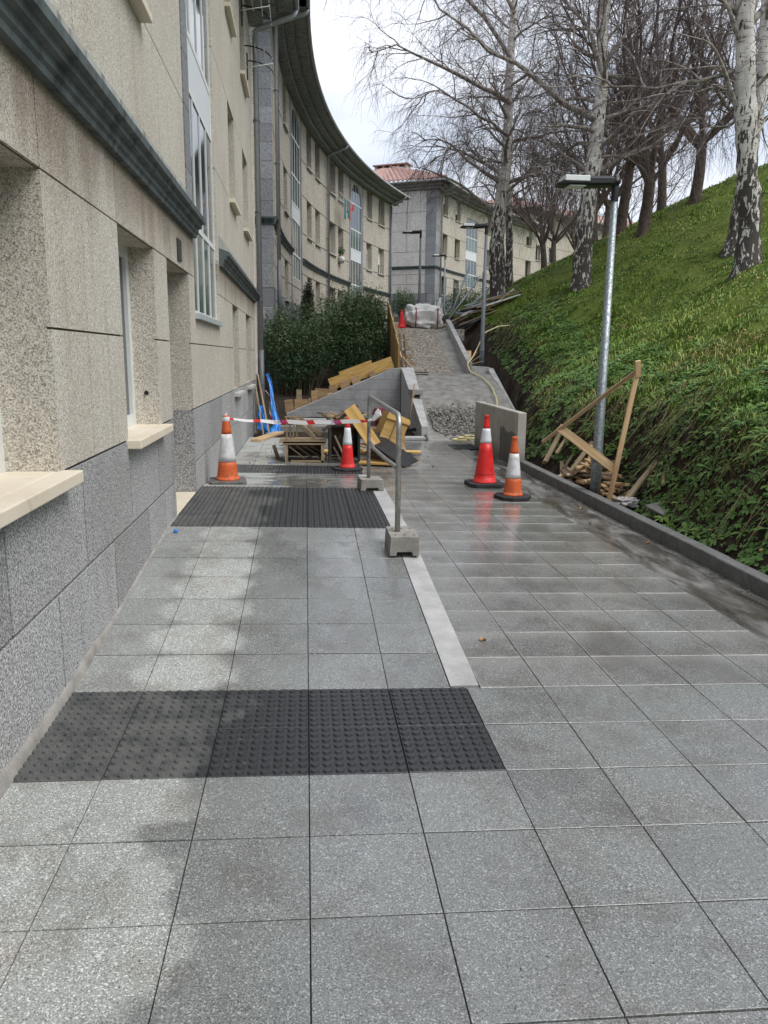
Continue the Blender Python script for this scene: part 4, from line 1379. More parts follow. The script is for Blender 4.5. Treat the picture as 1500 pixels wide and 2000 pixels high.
V, F, R_ = rosettes(3600, .08, 2.0, 3.0, 23, .05, .15, 8, 8, 1.1, -.06)
V2, F2, R2 = rosettes(420, .08, 1.5, 3.0, 12, .08, .19, 9, 10, .6, -.02)
V3, F3, R3 = rosettes(2400, .3, 5.0, 5.0, 24, .05, .11, 10, 6)
V4, F4, R4 = rosettes(7500, .02, 1.6, 3.0, 22, .03, .08, 12, 7, 1.9, -.07)
F = np.vstack([F, F2 + len(V), F3 + len(V) + len(V2), F4 + len(V) + len(V2) + len(V3)])
stuff(link('bank_weeds', arr_mesh('bank_weeds', np.vstack([V, V2, V3, V4]), F, False, np.concatenate([R_, R2, R3, R4 * .7])), 'weed'), 'broad-leaved weeds covering the bank behind the kerb', 'weeds')

# ------------------------------------------------------------------ trees
def nrm(a): return a / np.maximum(1e-9, np.linalg.norm(a, axis=-1, keepdims=True))
def vgrow(r, S, D, L, k, trop, wig, ramp=False):
    P = [S]; d = nrm(D)
    for i in range(k):
        w = trop * ((i + 1) / k if ramp else 1.0)
        d = nrm(d + w + r.normal(0, 1, d.shape) * wig)
        P.append(P[-1] + d * (L / k)[:, None])
    return np.stack(P, 1)
def sample(P, idx, t):
    k = P.shape[1] - 1
    f = t * k; i = np.minimum(f.astype(int), k - 1); fr = (f - i)[:, None]
    a = P[idx, i]; b = P[idx, i + 1]
    return a * (1 - fr) + b * fr, nrm(b - a)
def spawn(r, P, n, t0, t1, ang, angs=.15):
    N = P.shape[0]
    idx = np.repeat(np.arange(N), n)
    t = t0 + (t1 - t0) * ((np.tile(np.arange(n), N) + r.rand(N * n)) / n)
    S, T_ = sample(P, idx, t)
    rv = nrm(r.normal(0, 1, S.shape)); perp = nrm(np.cross(T_, rv))
    a = ang + r.normal(0, angs, len(S))
    return S, T_ * np.cos(a)[:, None] + perp * np.sin(a)[:, None], idx, t
def vtubes(P, R, sides):
    N, k, _ = P.shape
    T_ = nrm(np.concatenate([P[:, 1:2] - P[:, :1], P[:, 2:] - P[:, :-2], P[:, -1:] - P[:, -2:-1]], 1))
    ref = np.where(np.abs(T_[:, :1, 2:3]) > .9, np.array([[[1., 0, 0]]]), np.array([[[0, 0, 1.]]]))
    X = nrm(np.cross(np.broadcast_to(ref, T_.shape), T_)); Y = np.cross(T_, X)
    th = np.arange(sides) * 2 * np.pi / sides
    V = P[:, :, None] + R[:, :, None, None] * (X[:, :, None] * np.cos(th)[None, None, :, None] + Y[:, :, None] * np.sin(th)[None, None, :, None])
    V = V.reshape(-1, 3)
    a = np.arange(N)[:, None, None] * (k * sides) + np.arange(k - 1)[None, :, None] * sides
    s = np.arange(sides)[None, None, :]; s2 = (s + 1) % sides
    F = np.stack([a + s, a + s2, a + sides + s2, a + sides + s], -1).reshape(-1, 4)
    return V, F
def taper(r0, r1, k): 
    t = np.linspace(0, 1, k)[None, :]
    return r0[:, None] * (1 - t) + (r1[:, None] if hasattr(r1, '__len__') else r1) * t
def join(parts):
    V = []; F = []; b = 0
    for v, f in parts:
        V.append(v); F.append(f + b); b += len(v)
    return np.vstack(V), np.vstack(F)

def birch(label, base, pts, r0, seed, limbs_n=26, key_limbs=(), crown0=.28, limb_len=3.2, dens=1.0, height_fade=.55):
    """trunk through pts (relative), limbs, pendulous twigs"""
    r = np.random.RandomState(seed)
    t = thing('birch_tree', label, 'tree', base, 0, 'white-barked birches on the hillside')
    # trunk spline
    P = np.array(pts, float)
    tt = np.linspace(0, 1, len(P)); ts = np.linspace(0, 1, 46)
    Pc = np.stack([np.interp(ts, tt, P[:, i]) for i in range(3)], 1)
    ker = np.array([1, 2, 3, 2, 1.]) / 9
    for i in range(3):
        q = np.pad(Pc[:, i], 2, mode='edge'); q[:2] = 2 * Pc[0, i] - Pc[2:0:-1, i]; q[-2:] = 2 * Pc[-1, i] - Pc[-2:-4:-1, i]
        Pc[:, i] = np.convolve(q, ker, 'valid')
    Pc[1:, :2] += (np.cumsum(r.normal(0, .008, (45, 2)), 0))
    rad = r0 * (1 - ts) ** .75 + .012
    rad[:5] += r0 * np.array([.45, .28, .14, .06, .02])
    rad *= 1 + .05 * r.normal(0, 1, 46)
    sides = 20
    V, F = vtubes(Pc[None], rad[None], sides)
    cen = np.repeat(Pc, sides, 0)
    V = cen + (V - cen) * (1 + .10 * r.normal(0, 1, len(V)).reshape(-1, 1) * .5)
    link('trunk', arr_mesh('trunk', V, F), 'birch', t)
    TP = Pc[None]
    H = Pc[-1, 2]
    # limbs
    n = limbs_n
    idx = np.zeros(n, int); tl = crown0 + (.97 - crown0) * (np.arange(n) + r.rand(n)) / n
    S, Tn = sample(TP, idx, tl)
    az = np.arange(n) * 2.4 + r.rand(n)
    el = r.uniform(.35, .85, n)
    D = np.stack([np.cos(az) * np.cos(el), np.sin(az) * np.cos(el), np.sin(el)], 1)
    L = limb_len * (1.0 - height_fade * tl) * r.uniform(.65, 1.15, n)
    LP = vgrow(r, S, D, L, 9, np.array([0, 0, -.02]), .13)
    lr = np.interp(tl, ts, rad) * r.uniform(.28, .48, n)
    sets = [(LP, lr)]
    for kl in key_limbs:      # (points, radius)
        K = np.array(kl[0], float)
        q = np.stack([np.interp(np.linspace(0, 1, 10), np.linspace(0, 1, len(K)), K[:, i]) for i in range(3)], 1)
        q[1:-1] += r.normal(0, .05, (8, 3))
        sets.append((q[None], np.array([kl[1]])))
    parts = []; twig = []
    for LPi, lri in sets:
        big = len(LPi) == 1
        parts.append(vtubes(LPi, taper(lri, .006, LPi.shape[1]), 7))
        S2, D2, i2, t2 = spawn(r, LPi, 12 if big else 7, .18, .98, .75)
        L2 = r.uniform(.7, 1.7, len(S2)) * (1.15 - .5 * t2) * (1.35 if big else 1.0)
        P2 = vgrow(r, S2, D2 + np.array([0, 0, .12]), L2, 7, np.array([0, 0, -.05]), .16)
        parts.append(vtubes(P2, taper(np.minimum(lri[i2] * .45, .022), .004, 8), 5))
        nn = int((7 if big else 6) * dens)
        S3, D3, i3, t3 = spawn(r, P2, nn, .15, 1.0, .7)
        P3 = vgrow(r, S3, D3, r.uniform(.4, 1.0, len(S3)), 6, np.array([0, 0, -.22]), .14, True)
        twig.append(vtubes(P3, taper(np.full(len(S3), .006), .0025, 7), 3))
        S4, D4, i4, t4 = spawn(r, P3, int(4 * dens), .2, 1.0, .6)
        P4 = vgrow(r, S4, D4, r.uniform(.25, .95, len(S4)), 5, np.array([0, 0, -.42]), .10, True)
        twig.append(vtubes(P4, taper(np.full(len(S4), .0034), .0018, 6), 3))
    link('limbs', arr_mesh('limbs', *join(parts)), 'birchlimb', t)
    V, F = join(twig)
    stuff(link('crown', arr_mesh('crown', V, F), 'twig', t))
    return t

def on_ground(x, y, dz=-.22): return (x, y, float(terrain_z(x, y)) + dz)
b = on_ground(9.1, 15.75)
birch('thick birch trunk nearest on the right, standing lowest on the slope', b, [(0, 0, 0), (.0, .05, 1.2), (-.32, 0, 3.0), (-.58, 0, 5.0), (-.45, .1, 8), (-.3, .2, 12), (-.2, .2, 15)], .25, 31, 22, [
    ([(-.45, 0, 4.2), (-.9, .2, 3.95), (-1.8, .4, 3.7), (-2.9, .8, 3.85), (-3.8, 1, 4.2)], .055), ([(-.3, 0, 3.3), (-.75, .3, 3.0), (-1.2, .4, 3.25), (-2.2, .6, 3.0)], .035),
    ([(-.5, 0, 5.0), (.1, .2, 6.5), (.5, .4, 8.0), (.9, .5, 10)], .11), ([(-.5, 0, 4.6), (-1.3, 0, 5.6), (-2.0, .3, 7.2)], .06)], crown0=.3, limb_len=3.4)
b = on_ground(10.4, 18.7)
birch('birch standing close behind the thickest trunk on the right', b, [(0, 0, 0), (.1, 0, 1.5), (.25, 0, 4), (.2, .1, 7), (.35, .2, 11), (.3, .2, 14)], .21, 32, 22, [], crown0=.35, limb_len=3.4)
b = on_ground(7.87, 22.15)
birch('tall birch in the middle of the slope, left of the near lamp post', b, [(0, 0, 0), (-.02, 0, 1.5), (.15, 0, 3.2), (.35, .1, 5.5), (.3, .1, 7.5), (.45, .2, 11), (.3, .3, 15)], .26, 33, 24, [
    ([(.2, 0, 4.6), (-.6, .1, 5.0), (-1.8, .2, 5.9), (-3.2, .3, 6.4), (-4.3, .2, 7.4), (-5.0, 0, 8.6)], .10),
    ([(.3, 0, 5.6), (-.2, 0, 6.8), (-.9, .2, 7.6), (-1.1, .3, 9.5)], .085), ([(.2, 0, 3.7), (1.0, -.2, 3.75), (1.9, -.3, 4.1), (2.6, -.4, 4.6)], .045),
    ([(.1, 0, 3.5), (-.5, -.1, 3.1), (-1.1, -.1, 3.4), (-1.6, -.2, 3.15)], .04), ([(.3, 0, 6.0), (1.0, 0, 7.3), (1.5, 0, 9.5)], .06)], crown0=.3, limb_len=3.4)
b = on_ground(6.45, 26.0)
birch('leftmost big birch behind the second lamp post, crown drooping over the path', b, [(0, 0, 0), (-.15, 0, 1.4), (-.1, 0, 3.0), (.12, 0, 4.6), (.1, .1, 7), (.2, .1, 10), (.15, .2, 15)], .27, 34, 30, [
    ([(.1, 0, 6.2), (-1.0, -.4, 6.6), (-2.4, -.8, 6.9), (-3.6, -1.0, 7.4), (-4.6, -1.2, 7.0)], .085),
    ([(.1, 0, 7.4), (-1.0, -.3, 8.6), (-2.4, -.6, 9.4), (-3.8, -.8, 9.6), (-4.9, -1, 9.0)], .08),
    ([(.1, 0, 5.2), (-1.0, -.5, 5.6), (-2.2, -.8, 6.3), (-3.4, -.9, 5.9)], .06), ([(.1, 0, 4.4), (-.8, -.6, 4.3), (-1.6, -1.0, 4.7), (-2.6, -1.2, 4.2)], .045),
    ([(.1, 0, 8.8), (-1.4, -.3, 10.6), (-3.0, -.5, 11.4)], .07), ([(.1, 0, 3.8), (.9, -.3, 4.3), (1.9, -.5, 4.2)], .045)], crown0=.3, limb_len=4.0, dens=1.15)
b = on_ground(7.55, 29.0)
birch('slender birch just right of the leftmost big birch', b, [(0, 0, 0), (-.05, 0, 2), (-.25, 0, 4.5), (-.2, 0, 7), (-.3, 0, 11)], .13, 35, 18, [], crown0=.3, limb_len=2.8)

def dark_tree_mesh(seed, H=8.0, r0=.24, fork=1.6, nl=9, dens=1.0):
    """low-forking bare tree with upswept limbs; returns (trunk, limbs, twigs) meshes"""
    r = np.random.RandomState(seed)
    ts = np.linspace(0, 1, 12)
    TPc = np.stack([.1 * np.sin(ts * 2 + seed), .08 * np.cos(ts * 3 + seed), ts * (fork + .5)], 1)
    rad = r0 * (1.0 - .25 * ts); rad[:3] += r0 * np.array([.3, .12, .04]); rad[-2:] *= np.array([1.1, .9])
    tr = arr_mesh('dark_trunk', *vtubes(TPc[None], rad[None], 14))
    az = np.arange(nl) * 2.4 + r.rand(nl); el = r.uniform(.5, 1.25, nl)
    S = np.stack([np.zeros(nl), np.zeros(nl), fork + .4 * r.rand(nl)], 1) + TPc[-2] * np.array([1, 1, 0])
    D = np.stack([np.cos(az) * np.cos(el), np.sin(az) * np.cos(el), np.sin(el)], 1)
    L = (H - fork) * r.uniform(.7, 1.0, nl)
    LP = vgrow(r, S, D, L, 10, np.array([0, 0, .07]), .10)
    lr = r0 * r.uniform(.28, .5, nl)
    A = [vtubes(LP, taper(lr, .012, 11), 7)]
    S2, D2, i2, t2 = spawn(r, LP, 9, .15, .97, .6)
    P2 = vgrow(r, S2, D2, (1.2 - t2) * r.uniform(1.2, 2.6, len(S2)), 8, np.array([0, 0, .06]), .13)
    A.append(vtubes(P2, taper(np.minimum(lr[i2] * .4, .035), .007, 9), 5))
    S3, D3, i3, t3 = spawn(r, P2, int(7 * dens), .2, 1, .6)
    P3 = vgrow(r, S3, D3, r.uniform(.4, 1.3, len(S3)), 5, np.array([0, 0, .05]), .16)
    B = [vtubes(P3, taper(np.full(len(S3), .011), .0035, 6), 3)]
    S4, D4, i4, t4 = spawn(r, P3, int(4 * dens), .2, 1, .55)
    P4 = vgrow(r, S4, D4, r.uniform(.2, .75, len(S4)), 4, np.array([0, 0, .02]), .16)
    B.append(vtubes(P4, taper(np.full(len(S4), .0065), .003, 5), 3))
    return tr, arr_mesh('dark_limbs', *join(A)), arr_mesh('dark_twigs', *join(B))
kinds = [dark_tree_mesh(51, 8.5, .20, 1.9, 8, .8), dark_tree_mesh(52, 7.5, .18, 1.4, 9, .8), dark_tree_mesh(53, 9.5, .21, 2.4, 7, .8)]
for k in kinds:
    for m, mt in zip(k, ('bark', 'bark', 'twigdark')): m.materials.append(M[mt])
def dark_tree(label, x, y, kind, sc, rz, group='dark bare trees along the hillside'):
    t = thing('bare_tree', label, 'tree', on_ground(x, y, -.3), rz, group)
    t.scale = (sc, sc, sc)
    for nm, m in zip(('trunk', 'limbs', 'crown'), kinds[kind]):
        o = link(nm, m, None, t)
        if nm == 'crown': stuff(o)
dark_tree('dark bare tree highest on the slope, just left of the paired birches', 12.2, 24.6, 0, .95, .4)
dark_tree('dark bare tree with thick low fork right behind the near lamp head', 10.5, 24.2, 1, 1.1, 2.1)
dark_tree('dark leaning trunk standing behind the tall middle birch', 11.0, 27.2, 2, .95, 3.6)
dark_tree('dark bare tree on the skyline between lamp head and middle birch', 11.2, 30.5, 1, 1.05, 5.0)
dark_tree('dark bare tree far up the slope near the skyline', 14.0, 31.0, 2, .9, 1.2)
dark_tree('spreading pollard-like dark tree in front of the far block', 10.4, 34.5, 1, .85, .2)
dark_tree('dark bare tree beside the far bend of the path', 13.0, 41.0, 0, .8, 4.1)
dark_tree('dark bare tree deep in the copse left of the skyline', 14.5, 38.0, 2, .9, 2.7)
dark_tree('smaller dark tree at the top right behind the birches', 15.5, 27.5, 0, .9, .9)
dark_tree('dark bare tree at the far end of the path', 17.5, 50.0, 1, .9, 2.2)
dark_tree('dark bare tree farthest back in the copse', 19.0, 45.0, 0, .9, 3.0)

# ------------------------------------------------------------------ bushes
def leaf_cloud(r, C, rad, n, lmin, lmax, wfac, hang=.3):
    """leaves spread through several ellipsoids"""
    C = np.array(C); rad = np.array(rad)
    w = rad.prod(1); idx = r.choice(len(C), n, p=w / w.sum())
    q = nrm(r.normal(0, 1, (n, 3))) * (r.rand(n) ** (1 / 2.2))[:, None]
    P = C[idx] + q * rad[idx]
    D = nrm(q * .6 + r.normal(0, .6, (n, 3)) + np.array([0, 0, -hang])); S = nrm(np.cross(D, r.normal(0, 1, (n, 3))))
    L = r.uniform(lmin, lmax, n)[:, None]; W = L * wfac
    V = np.stack([P, P + D * L * .45 + S * W, P + D * L, P + D * L * .45 - S * W], 1).reshape(-1, 3)
    F = np.arange(n * 4).reshape(-1, 4)
    dep = np.linalg.norm(q, axis=1)
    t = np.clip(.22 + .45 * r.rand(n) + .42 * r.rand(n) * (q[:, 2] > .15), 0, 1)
    return V, F, np.repeat(t, 4)
def bush(name, label, base, blobs, n, seed, mat='bush', lmin=.07, lmax=.16, wf=.10, stems=2, cat='shrub', group=None):
    r = np.random.RandomState(seed)
    t = thing(name, label, cat, base, 0, group)
    C = [c[:3] for c in blobs]; R = [c[3:] for c in blobs]
    if mat == 'bush':      # upright shoots break the outline
        for c in list(blobs):
            for k in range(14):
                a = r.rand() * 6.28; q = r.rand() ** .5
                x, y = c[0] + c[3] * q * math.cos(a), c[1] + c[4] * q * math.sin(a)
                h = r.uniform(.18, .5)
                C.append((x, y, c[2] + c[5] * math.sqrt(max(0, 1 - q * q)) + h * .3)); R.append((.09, .09, h))
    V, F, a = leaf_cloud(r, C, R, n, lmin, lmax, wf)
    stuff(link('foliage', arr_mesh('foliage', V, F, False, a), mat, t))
    S = np.zeros((stems * len(C), 3)); tgt = np.repeat(np.array(C), stems, 0) + r.normal(0, .5, (stems * len(C), 3)) * np.repeat(np.array(R), stems, 0)
    S[:, :2] = tgt[:, :2] * .5 + r.normal(0, .1, (len(S), 2)); S[:, 2] = -.05
    P = np.stack([S + (tgt - S) * k + np.array([0, 0, .12 * math.sin(k * 3.1)]) for k in np.linspace(0, 1, 6)], 1)
    link('stems', arr_mesh('stems', *vtubes(P, taper(np.full(len(S), .016), .005, 6), 5)), 'stem', t)
    return t
gz = lambda x, y: float(terrain_z(x, y))
bush('bamboo_bush', 'dense dark green bamboo bush at the left, beside the downpipe', (-.35, 22.6, gz(-.35, 22.6)), [(0, 0, 1.0, .85, .8, .95), (-.45, .2, 1.5, .5, .6, .6), (.5, 0, 1.3, .7, .7, .7)], 24000, 61, lmin=.05, lmax=.13)
bush('bamboo_bush', 'tall feathery bamboo bush in front of the curved block, right of the dense one', (1.45, 23.2, gz(1.45, 23.2)), [(0, 0, 1.1, 1.0, .8, 1.1), (.25, .1, 2.1, .65, .6, .6), (-.45, 0, 1.7, .7, .7, .7), (.55, .1, 1.7, .45, .5, .8)], 34000, 62, lmin=.05, lmax=.13)
bush('bamboo_bush', 'pale sparse bamboo tops showing behind the dark bushes', (.7, 26.0, gz(.7, 26)), [(0, 0, 1.2, 1.3, .7, 1.0), (.7, 0, 1.8, .8, .6, .6), (-1.2, -.3, 1.1, .8, .7, .8)], 13000, 63, lmin=.05, lmax=.13)
bush('cypress', 'narrow dark cypress-like shrub against the curved block wall', (.08, 29.6, gz(.08, 29.6)), [(0, 0, .9, .28, .28, .9), (.02, 0, 1.6, .2, .2, .6)], 6000, 64, 'bushdark', .05, .10, .2)
bush('small_shrub', 'small pale shrub by the gable wall behind the white bag', (6.3, 51.0, gz(6.3, 51)), [(0, 0, .9, .9, .6, .8)], 2500, 65, lmin=.1, lmax=.22)
bush('small_shrub', 'green bushes along the tiled-roof block facade', (11.2, 56.2, gz(11.2, 56.2)), [(0, 0, 1.0, 1.6, .8, 1.0), (1.9, 2.5, 1.1, 1.2, .8, 1.0)], 6000, 66, lmin=.1, lmax=.25)
bush('hedge', 'dark hedge on the skyline at the far right', on_ground(17.0, 23.0), [(0, 0, .4, 1.2, 3.0, .6)], 5000, 67, 'bushdark', .08, .18, .2)
r = np.random.RandomState(70)
t = thing('dry_stalks', 'tuft of dry brown stalks at the foot of the bamboo bush', 'dry plant', (1.75, 21.0, gz(1.75, 21.0)))
n = 70
P = vgrow(r, r.normal(0, .06, (n, 3)) * np.array([1, 1, 0]), r.normal(0, .35, (n, 3)) + np.array([0, 0, 1]), r.uniform(.4, .8, n), 5, np.array([0, 0, -.05]), .06)
link('stalks', arr_mesh('stalks', *vtubes(P, taper(np.full(n, .006), .002, 6), 3)), 'wood_old', t)
# ------------------------------------------------------------------ things on the path
def baked(o):
    """apply modifiers of o into its mesh"""
    dg = bpy.context.evaluated_depsgraph_get()
    me = bpy.data.meshes.new_from_object(o.evaluated_get(dg))
    o.modifiers.clear(); o.data = me
    return o
def cut(o, cutters):
    for c in cutters:
        m = o.modifiers.new('cut', 'BOOLEAN'); m.operation = 'DIFFERENCE'; m.object = c; m.solver = 'EXACT'
    bpy.context.view_layer.update()
    baked(o)
    for c in cutters: bpy.data.objects.remove(c)
    return o

def lamp(label, x, y, z, H, arm_dir=math.pi, polemat='galv', sc=1.0):
    t = thing('street_lamp', label, 'street lamp', (x, y, z), arm_dir - math.pi, 'street lamps along the path')
    MB().lathe([(.066 * sc, -.1), (.066 * sc, .55), (.060 * sc, .58), (.036 * sc, H - .22)], 20).build('pole', polemat, t, True)
    MB().lathe([(.070 * sc, .46), (.070 * sc, .50)], 20).build('collar', polemat, t, True)
    MB().lathe([(.043 * sc, H - .26), (.043 * sc, H - .02), (.036 * sc, H + .02), (.0, H + .035)], 16, cap=False).tube([(0, -.05, H - .05), (0, .05, H - .05)], .045, 14).build('bracket', 'black', t, True)
    # luminaire: flat tapered body pointing to -x
    secs = [(-.02, .045, .03), (-.06, .10, .05), (-.33, .115, .055), (-.36, .125, .05), (-.58, .125, .045), (-.68, .09, .018), (-.70, .06, .008)]
    mb = MB(); vs = []; fs = []
    n = 8
    for (xx, w, h) in secs:
        zc = H - .05 + .03 * (xx / .7) - (.02 if xx < -.6 else 0)
        prof = [(-w, -h * .6), (-w * .8, -h), (w * .8, -h), (w, -h * .6), (w, h * .5), (w * .7, h), (-w * .7, h), (-w, h * .5)]
        vs += [(xx, a, zc + b) for a, b in prof]
    for i in range(len(secs) - 1):
        for k in range(n): fs.append((i * n + k, i * n + (k + 1) % n, (i + 1) * n + (k + 1) % n, (i + 1) * n + k))
    fs += [tuple(range(n - 1, -1, -1)), tuple((len(secs) - 1) * n + k for k in range(n))]
    mb.add(vs, fs); head = mb.build('luminaire', 'black', t, bevel=.004)
    mb = MB(); mb.box(-.63, -.345, -.129, .129, H - .078, H - .018); mb.build('side_glass', 'lens', head, bevel=.006)
    MB().box(-.57, -.38, -.10, .10, H - .125, H - .118).build('led_panel', 'lens', head)
    return t
lamp('galvanised lamp post nearest the camera beside the kerb', 3.54, 9.05, -.05, 3.72, math.pi)
lamp('second grey lamp post standing at the stair landing', 4.74, 20.85, 1.35, 3.72, math.pi, 'greypole')
lamp('third grey lamp post behind the big white bag', 4.35, 30.2, float(terrain_z(4.35, 30.2)), 3.55, math.pi, 'greypole')
lamp('farthest lamp post by the corner of the tiled-roof block', 7.38, 42.0, float(terrain_z(7.38, 42)) - .1, 3.4, math.pi, 'greypole')

def cone(label, loc, H, segs, rb, rt, base, rz=0.0, bandmat='band', group='traffic cones on the pavement', ring=True, name='traffic_cone'):
    """segs: fractions of the coloured sections; base: (half width, height, octagon cut, mat)"""
    t = thing(name, label, 'cone', loc, rz, group)
    w, h, cutc, bm = base
    poly = [(w, -w + cutc), (w, w - cutc), (w - cutc, w), (-w + cutc, w), (-w, w - cutc), (-w, -w + cutc), (-w + cutc, -w), (w - cutc, -w)]
    MB().prism(poly, 0.001, h, 'z').build('base', bm, t, bevel=.008)
    rad = lambda f: rb + (rt - rb) * f
    f0 = 0.0
    for i, (f1, mat) in enumerate(segs):
        prof = []
        if i == 0: prof += [(rb * 1.13, h), (rb * 1.10, h + .012), (rb * 1.02, h + .03)]
        for f in np.linspace(f0, f1, 6): prof.append((rad(f) + (.0025 if mat == bandmat else 0), h + .03 * (i == 0 and f == 0) + H * f))
        prof = [p for k, p in enumerate(prof) if k == 0 or p[1] > prof[k - 1][1] - 1e-6]
        if i == len(segs) - 1: prof += [(rt * 1.05, h + H + .003), (rt * 1.05, h + H + .022), (rt * .8, h + H + .03), (rt * .62, h + H + .03), (rt * .62, h + H - .02)]
        MB().lathe(prof, 32).build('reflective_band' if mat == bandmat else 'cone_body', mat, t, True)
        f0 = f1
    if ring:
        MB().lathe([(rad(.14) + .001, h + H * .14 - .008), (rad(.14) + .006, h + H * .14), (rad(.14) + .001, h + H * .14 + .008)], 32, cap=False).build('ring', segs[0][1], t, True)
    return t
zl = lambda x, y: CF * x + hump(y) + .003
cone('scuffed orange cone with long white band and tape tied on top, left by the wall', (-.90, 8.86, zl(-.9, 8.86)), .70, [(.30, 'orange'), (.745, 'band'), (1, 'orange')], .125, .036, (.205, .045, .03, 'rubber_grey'), .12, ring=False)
cone('red cone with white band in front of the timber pile', (.60, 11.25, CF * .6 + .003), .70, [(.48, 'red'), (.835, 'band_clean'), (1, 'red')], .105, .028, (.21, .035, .10, 'rubber'), .2, 'band_clean', ring=False)
cone('tallest glossy red cone on the right in front of the low wall', (2.37, 10.0, CF * 2.37 + .003), .86, [(.61, 'red'), (.83, 'band_clean'), (1, 'red')], .145, .03, (.235, .05, .07, 'rubber'), .05, 'band_clean')
cone('worn orange cone with dirty white band, rightmost beside the kerb', (2.50, 9.05, CF * 2.5 + .003), .68, [(.31, 'orange'), (.745, 'band'), (1, 'orange')], .115, .034, (.20, .045, .09, 'rubber'), .3, ring=False)
cone('small distant red cone beside the white bag', (3.02, 24.75, 2.53), .5, [(.9, 'red'), (1, 'red')], .12, .03, (.16, .03, .03, 'red'), 0, ring=False)

# barrier with its two ballast blocks
zf = zl(.74, 5.8); zk = zl(.74, 8.4)
bar = thing('barrier', 'bent galvanised tube barrier standing in two concrete blocks', 'barrier', (.70, 5.8, 0))
P = [(0, 0, zf + .03), (0, 0, zf + .95)]
P += [(0, .10 - .10 * math.cos(a), zf + .95 + .10 * math.sin(a)) for a in np.linspace(.25, math.pi / 2, 6)]
P += [(-.02, 2.48, zk + 1.02)] + [(-.02, 2.48 + .10 * math.sin(a), zk + .92 + .10 * math.cos(a)) for a in np.linspace(.3, math.pi / 2, 6)] + [(-.02, 2.58, zk + .05)]
MB().tube(P, .021, 14).build('frame', 'galv_worn', bar, True)
MB().tube([(-.02, 2.58, zk + .56), (-.025, 1.9, zk + .53), (-.01, .9, zf + .60), (0, .02, zf + .64)], .018, 12).build('middle_rail', 'galv_worn', bar, True)
def ballast(label, loc, dims, rz, holes=True):
    a, b_, h = dims
    mb = MB()
    mb.prism([(-a, 0), (-a * .55, 0), (-a * .5, .03), (a * .5, .03), (a * .55, 0), (a, 0), (a * .94, h), (-a * .94, h)], -b_, b_, 'y')
    o = mb.build('ballast_block', 'block', None)
    cs = []
    if holes:
        for i in (-.62, 0, .62):
            for j in (-.6, .6):
                if (i, j) == (0, 0): continue
                cs.append(MB().tube([(i * a, j * b_, h - .07), (i * a, j * b_, h + .05)], .017, 10).build('c', None))
        cut(o, cs)
    o.location = loc; o.rotation_euler = (0, 0, rz)
    b2 = o.modifiers.new('b', 'BEVEL'); b2.width = .006; b2.segments = 2; b2.limit_method = 'ANGLE'
    return tag(o, label, 'ballast block', 'concrete barrier feet')
ballast('perforated concrete block holding the near leg of the barrier', (.735, 5.80, zf), (.115, .19, .15), .0)
ballast('plain stained concrete block under the far leg of the barrier', (.70, 8.38, zk), (.13, .13, .125), .1, False)

# tape from the left cone to the far barrier leg
A0 = Vector((-.90, 8.86, zl(-.9, 8.86) + .735)); B0 = Vector((.675, 8.36, zk + .755))
g = G('barrier_tape_stripes', .4, .4)
o_ = g.sep(g.obj())
fr = g.ma('FRACT', g.ma('DIVIDE', g.ma('ADD', o_[0], g.ma('MULTIPLY', o_[2], .8)), .315))
cc = g.mix(g.ma('LESS_THAN', fr, .28), (.72, .71, .71), (.58, .03, .03))
g.color(cc)
M['tape'] = g.m
tape = thing('barrier_tape', 'red and white plastic tape stretched from the left cone to the barrier', 'tape', A0, math.atan2(B0.y - A0.y, B0.x - A0.x))
Lh = math.hypot(B0.x - A0.x, B0.y - A0.y)
vs = []; fs = []
N = 60
def tape_c(t): return Vector((Lh * t, 0, (B0.z - A0.z) * t - .055 * 4 * t * (1 - t) * .5 + .004 * math.sin(t * 31)))
def tape_w(t): return .010 + .013 * min(1, t * 6) * min(1, (1 - t) * 9)
for i in range(N + 1):
    t = i / N
    c = tape_c(t); w = tape_w(t)
    tw = .5 + .5 * math.sin(t * 9) if t < .35 else .25
    dv = Vector((0, math.sin(tw), math.cos(tw)))
    vs += [c + dv * w, c - dv * w]
    if i: fs.append((2 * i - 2, 2 * i - 1, 2 * i + 1, 2 * i))
mb = MB(); mb.add(vs, fs)
o = mb.build('tape_strip', 'tape', tape); s_ = o.modifiers.new('t', 'SOLIDIFY'); s_.thickness = .001
mb = MB()
for dy, up in ((.0, .05), (.03, .03)):
    mb.tube([tape_c(1) + Vector((0, 0, 0)), tape_c(1) + Vector((.05, dy, .015)), tape_c(1) + Vector((.09 + dy, dy, .04 + up)), tape_c(1) + Vector((.12, dy, .06 + up * 2))], [.016, .02, .022, .004], 6)
mb.build('tape_knot', 'tape', tape)
mb = MB()
mb.lathe([(.034, -.045), (.042, -.02), (.044, .0), (.037, .03)], 14, cap=False)
mb.tube([(-.01, 0, .02), (.0, .01, .07), (.02, 0, .11), (.035, -.01, .13), (.055, -.02, .135)], [.016, .014, .010, .006, .004], 6)
mb.build('tape_tie', 'band_clean', tape)
def text(body, size, mat, parent, loc, rot):
    cu = bpy.data.curves.new('print', 'FONT'); cu.body = body; cu.size = size; cu.align_x = 'CENTER'; cu.align_y = 'CENTER'; cu.extrude = .0004
    o = bpy.data.objects.new('print', cu); COL.objects.link(o)
    bpy.context.view_layer.update()
    dg = bpy.context.evaluated_depsgraph_get()
    me = bpy.data.meshes.new_from_object(o.evaluated_get(dg))
    bpy.data.objects.remove(o)
    me.materials.clear(); me.materials.append(M[mat])
    o = bpy.data.objects.new('print', me); COL.objects.link(o); o.parent = parent; o.location = loc; o.rotation_euler = rot
    return o
